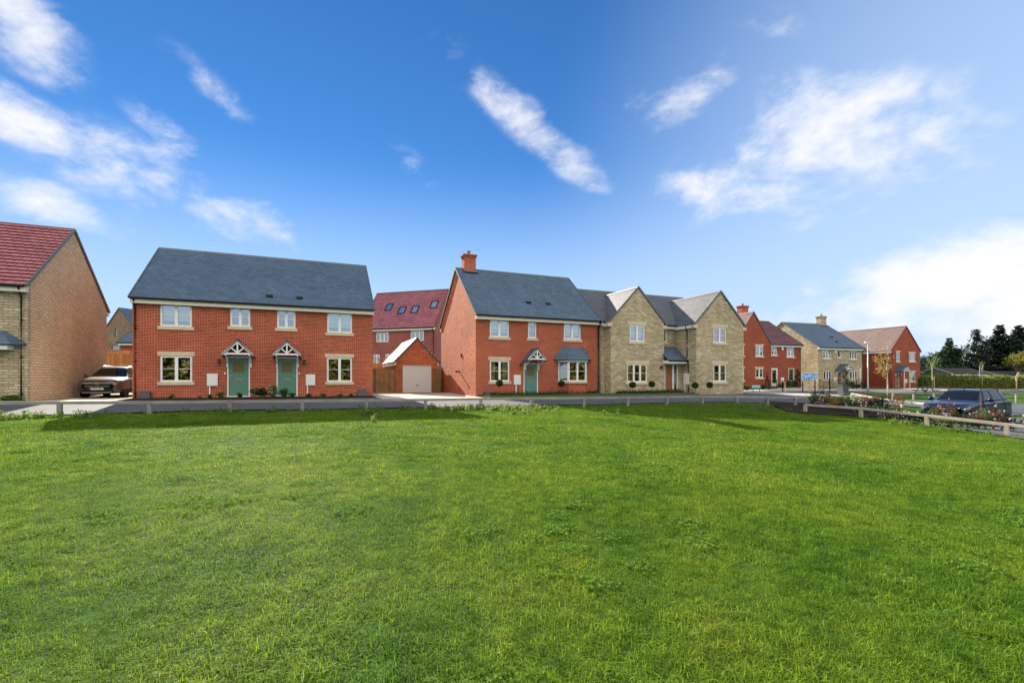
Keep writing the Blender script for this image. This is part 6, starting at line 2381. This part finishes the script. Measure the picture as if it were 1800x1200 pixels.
    an = MB(); p = sh.pt(rear_s[0] - .5, 11, 1)
    if style == 'b':
        p = sh.pt(ws_s[1] + .15, 11, 1)
    an.obox(p, p + Vector((.10, 0, .10)), .03, .03); an.build('aerial', M['trim'], root)
    for side in (1, -1):
        t = MB(); sh.patch(t, len(st) - 2.35, len(st) - 1.6, 4.2, 6.2, side, .012, 4, 3)
        t.build('tail_light', M['lampred'], root, smooth=True)
    return root


st_a = [(0.0, .30, .70, .78, .58, .64, .50), (.07, .25, .76, .86, .74, .80, .62), (.22, .23, .84, .94, .86, .885, .70), (.55, .23, .93, 1.02, .905, .915, .76), (1.10, .23, .99, 1.09, .915, .925, .78),
        (1.28, .23, 1.01, 1.13, .915, .925, .77), (2.10, .23, 1.04, 1.58, .915, .925, .60), (2.45, .23, 1.05, 1.655, .915, .925, .60), (3.2, .23, 1.06, 1.665, .915, .925, .60), (3.9, .24, 1.08, 1.62, .915, .92, .58),
        (4.25, .26, 1.10, 1.52, .91, .91, .55), (4.48, .32, 1.02, 1.12, .88, .88, .62), (4.58, .38, .80, .92, .78, .80, .60)]
make_car('parked_car', (-21.25, 24.35, gz(-21.25, 24.35) + .02), math.atan2(-.93, .37), 'bronze grey SUV parked on the driveway beside the stone gable', 'bronze', st_a,
         [(5.45, 7.35, 6.15, 7.30), (7.5, 8.65, 7.45, 8.6), (8.8, 9.35, 8.75, 9.0)], (5.0, 6.0), (9.9, 10.8), (.92, 3.58), .355, 'WR22 JBO', 'a')
st_b = [(0.0, .32, .78, .86, .60, .68, .54), (.06, .27, .86, .94, .78, .82, .66), (.20, .25, .93, 1.01, .87, .885, .74), (.50, .25, 1.00, 1.07, .90, .905, .78), (.98, .25, 1.05, 1.13, .905, .91, .78),
        (1.14, .25, 1.06, 1.16, .905, .91, .77), (1.82, .25, 1.08, 1.56, .905, .91, .62), (2.15, .25, 1.09, 1.625, .905, .91, .61), (2.9, .25, 1.10, 1.64, .905, .91, .61), (3.6, .26, 1.12, 1.60, .905, .905, .59),
        (3.98, .28, 1.14, 1.48, .90, .89, .55), (4.22, .34, 1.00, 1.10, .87, .86, .62), (4.32, .40, .82, .94, .78, .78, .6)]
bx_, by_ = 19.25, 21.2
make_car('parked_car', (bx_, by_, -.56), math.atan2(-.44, -.90), 'dark blue SUV with black roof bars in the car park behind the rails', 'bluepaint', st_b,
         [(5.42, 7.3, 6.1, 7.25), (7.45, 8.6, 7.4, 8.5), (8.72, 9.4, 8.66, 9.05)], (5.0, 6.0), (9.9, 10.8), (.85, 3.52), .36, 'WV19 OKL', 'b')


# ------------------------------------------------------------------ street furniture
def build_furniture():
    p = at(1525.5, 43)
    root = tag(empty('street_lamp', p), 'slim galvanised street lamp in front of the last red house', 'street lamp')
    H_ = zpix(602, 43) - p.z
    m = MB(); m.tube([(0, 0, -.2), (0, 0, 1.1), (0, 0, 1.15), (0, 0, H_)], [.075, .075, .05, .036], 10); m.build('column', M['galv'], root, smooth=True)
    m = MB(); m.tube([(0, 0, H_ - .06), (.18, .05, H_ + .02), (.30, .08, H_ + .03)], .02, 6)
    m.box(-.28, .02, -.09, .09, H_ - .02, H_ + .07)
    bevel(m.build('lantern', M['meter'], root), .02, 2)
    m = MB(); m.box(.075, .09, -.05, .05, .4, .9); m.build('access_door', M['galv'], root)

    p = at(1423, 49.5)
    root = tag(empty('advertising_board', p, R(-2)), 'blue sky printed advertising board on posts by the far stone house', 'sign board')
    z0, z1 = zpix(669, 49.5) - p.z, zpix(655.5, 49.5) - p.z
    m = MB(); m.box(-.80, .80, -.02, .02, z0, z1)
    o = m.build('board', M['upvc'], root)
    pm, nt, N, L, b = new_mat('printed_sky')
    tc = N.new('ShaderNodeTexCoord')
    mp = N.new('ShaderNodeMapping'); mp.inputs['Scale'].default_value = (1.0, 1, 2.0)
    L.new(tc.outputs['Generated'], mp.inputs[0])
    c = cramp(N, L, noise(N, L, mp.outputs[0], 2.4, 6), [(.42, (.05, .28, .72)), (.55, (.25, .55, .85)), (.66, (.85, .9, .95))])
    L.new(c, b.inputs['Base Color'])
    m = MB(); m.box(-.77, .77, -.028, -.021, z0 + .16, z1 - .03); m.build('poster', pm, o)
    m = MB()                                     # small row of printed houses along the lower edge
    for k, (x, w, h) in enumerate(((-.66, .2, .13), (-.42, .18, .10), (-.2, .26, .15), (.1, .2, .11), (.36, .24, .14))):
        z = z0 + .03
        m.face([(x, -.0285, z), (x + w, -.0285, z), (x + w, -.0285, z + h), (x + w / 2, -.0285, z + h + .07), (x, -.0285, z + h)])
    m.build('printed_houses', simple('printed_grey', (.22, .20, .17), .7, var=.4, scale=9), o)
    for x in (-.66, .05, .60):
        q = MB(); q.box(x - .04, x + .04, .022, .10, -.3, z0 + .5)
        q.build('post', M['stake'] if x == .05 else M['black'], root)
    p = at(1329.5, 47.6)
    root = tag(empty('small_sign', p, R(4)), 'small low blue sign panel on two legs before the maroon roofed house', 'sign')
    m = MB(); m.box(-.42, .42, -.02, .02, .38, .68); o = bevel(m.build('panel', simple('pale_blue_panel', (.16, .36, .48), .35, var=.3, scale=5), root), .015, 1)
    m = MB(); m.box(-.36, .36, -.026, -.021, .46, .60); m.build('panel_print', simple('panel_light_blue', (.34, .58, .66), .4, var=.3, scale=7), o)
    for x in (-.34, .34):
        q = MB(); q.box(x - .025, x + .025, -.02, .02, -.2, .378); q.build('leg', M['black'], root)

    # bollards
    for i, (x, Yd, y1, mt, lb) in enumerate(((1380, 48.0, 671, 'stake', 'pale timber bollard before the far red house'), (1375.8, 48.3, 668, 'black', 'black bollard just left of the pale bollard'),
                                             (1458.8, 50.5, 667, 'black', 'tall black bollard left of the oak door of the far stone house'), (1487.5, 48.0, 667, 'black', 'tall black bollard right of the spiral topiary'))):
        p = at(x, Yd); h = zpix(y1, Yd) - p.z
        m = MB(); m.lathe([(.055, -.2), (.055, h - .06), (.07, h - .05), (.07, h - .02), (.05, h), (0, h + .01)], (0, 0, 0), 10)
        o = m.build('bollard', M[mt], loc=p, smooth=False)
        tag(o, lb, 'bollard', 'bollards along the far street')
    # planter
    p = at(1481.5, 42.0)
    root = tag(empty('planter', p, R(12)), 'dark grey square planter on the road edge behind the roses', 'planter')
    m = MB(); h = .92
    q = [(-.27, -.27, 0), (.27, -.27, 0), (.27, .27, 0), (-.27, .27, 0), (-.32, -.32, h), (.32, -.32, h), (.32, .32, h), (-.32, .32, h)]
    for f in ((0, 1, 5, 4), (1, 2, 6, 5), (2, 3, 7, 6), (3, 0, 4, 7), (3, 2, 1, 0)):
        m.face([q[i] for i in f])
    m.build('pot', M['meterg'], root)
    m = MB(); m.box(-.35, .35, -.35, .35, h - .001, h + .07); bevel(m.build('rim', M['meterg'], root), .015, 1)
    m = MB(); m.box(-.28, .28, -.28, .28, h + .02, h + .085); m.build('soil', M['soil'], root)

    # iron railings in front of the far houses
    def railing(origin, th, L_, h, label, step=.12):
        root = tag(empty('iron_railing', origin, R(th)), label, 'railing', 'black railings of the far houses')
        n = int(L_ / 1.8) + 1
        for k in range(n + 1):
            x = L_ * k / n
            m = MB(); m.box(x - .025, x + .025, -.025, .025, -.2, h + .06); m.build('post', M['black'], root)
        m = MB(); m.box(0, L_, -.012, .012, h - .03, h); m.build('top_rail', M['black'], root)
        m = MB(); m.box(0, L_, -.012, .012, .10, .13); m.build('bottom_rail', M['black'], root)
        x = step
        while x < L_ - .02:
            m = MB(); m.box(x - .008, x + .008, -.008, .008, .13, h - .03); m.build('bar', M['black'], root)
            x += step
    a = at(1441, 54.0)
    railing(a, 19.5, 7.4, 1.1, 'black bar railing in front of the far slate roofed stone house')
    b = at(1351, 50.3)
    railing(b, 30, 1.5, 1.05, 'short black handrail beside the white glazed door', .14)

    # picnic table
    p = at(1626, 47.5)
    root = tag(empty('picnic_table', p, R(8)), 'dark picnic table on the grass before the last red house', 'picnic table')
    mt = simple('dark_recycled_plastic', (.05, .065, .07), .6)
    m = MB()
    for k in range(5):
        m.box(-.85, .85, -.36 + k * .146, -.36 + k * .146 + .136, .70, .75)
    bevel(m.build('table_top', mt, root), .006, 1)
    for s in (-1, 1):
        m = MB()
        for k in range(2):
            y = s * (.62 + k * .13)
            m.box(-.85, .85, y - .06, y + .06, .42, .46)
        m.build('seat', mt, root)
    for x in (-.55, .55):
        for s in (-1, 1):
            m = MB(); m.obox((x, s * .15, .70), (x, s * .62, -.05), .06, .09, up=(1, 0, 0)); m.build('leg', mt, root)
        m = MB(); m.box(x - .03, x + .03, -.75, .75, .36, .419); m.build('crossbar', mt, root)
    # nesting box on its stake by the autumn tree
    p = at(1786.5, 54.5)
    root = tag(empty('signpost', p), 'leaning bare timber board on a stake below the autumn tree', 'signpost')
    z0 = zpix(663, 54.5) - p.z
    m = MB(); m.box(-.05, .05, -.05, .05, -.3, z0); m.build('post', M['stake'], root)
    m = MB(); m.obox((-.12, -.06, z0 - .12), (.26, -.06, z0 + .55), .04, .26, up=(1, 0, -.5)); bevel(m.build('board', M['stake'], root), .01, 1)


build_furniture()
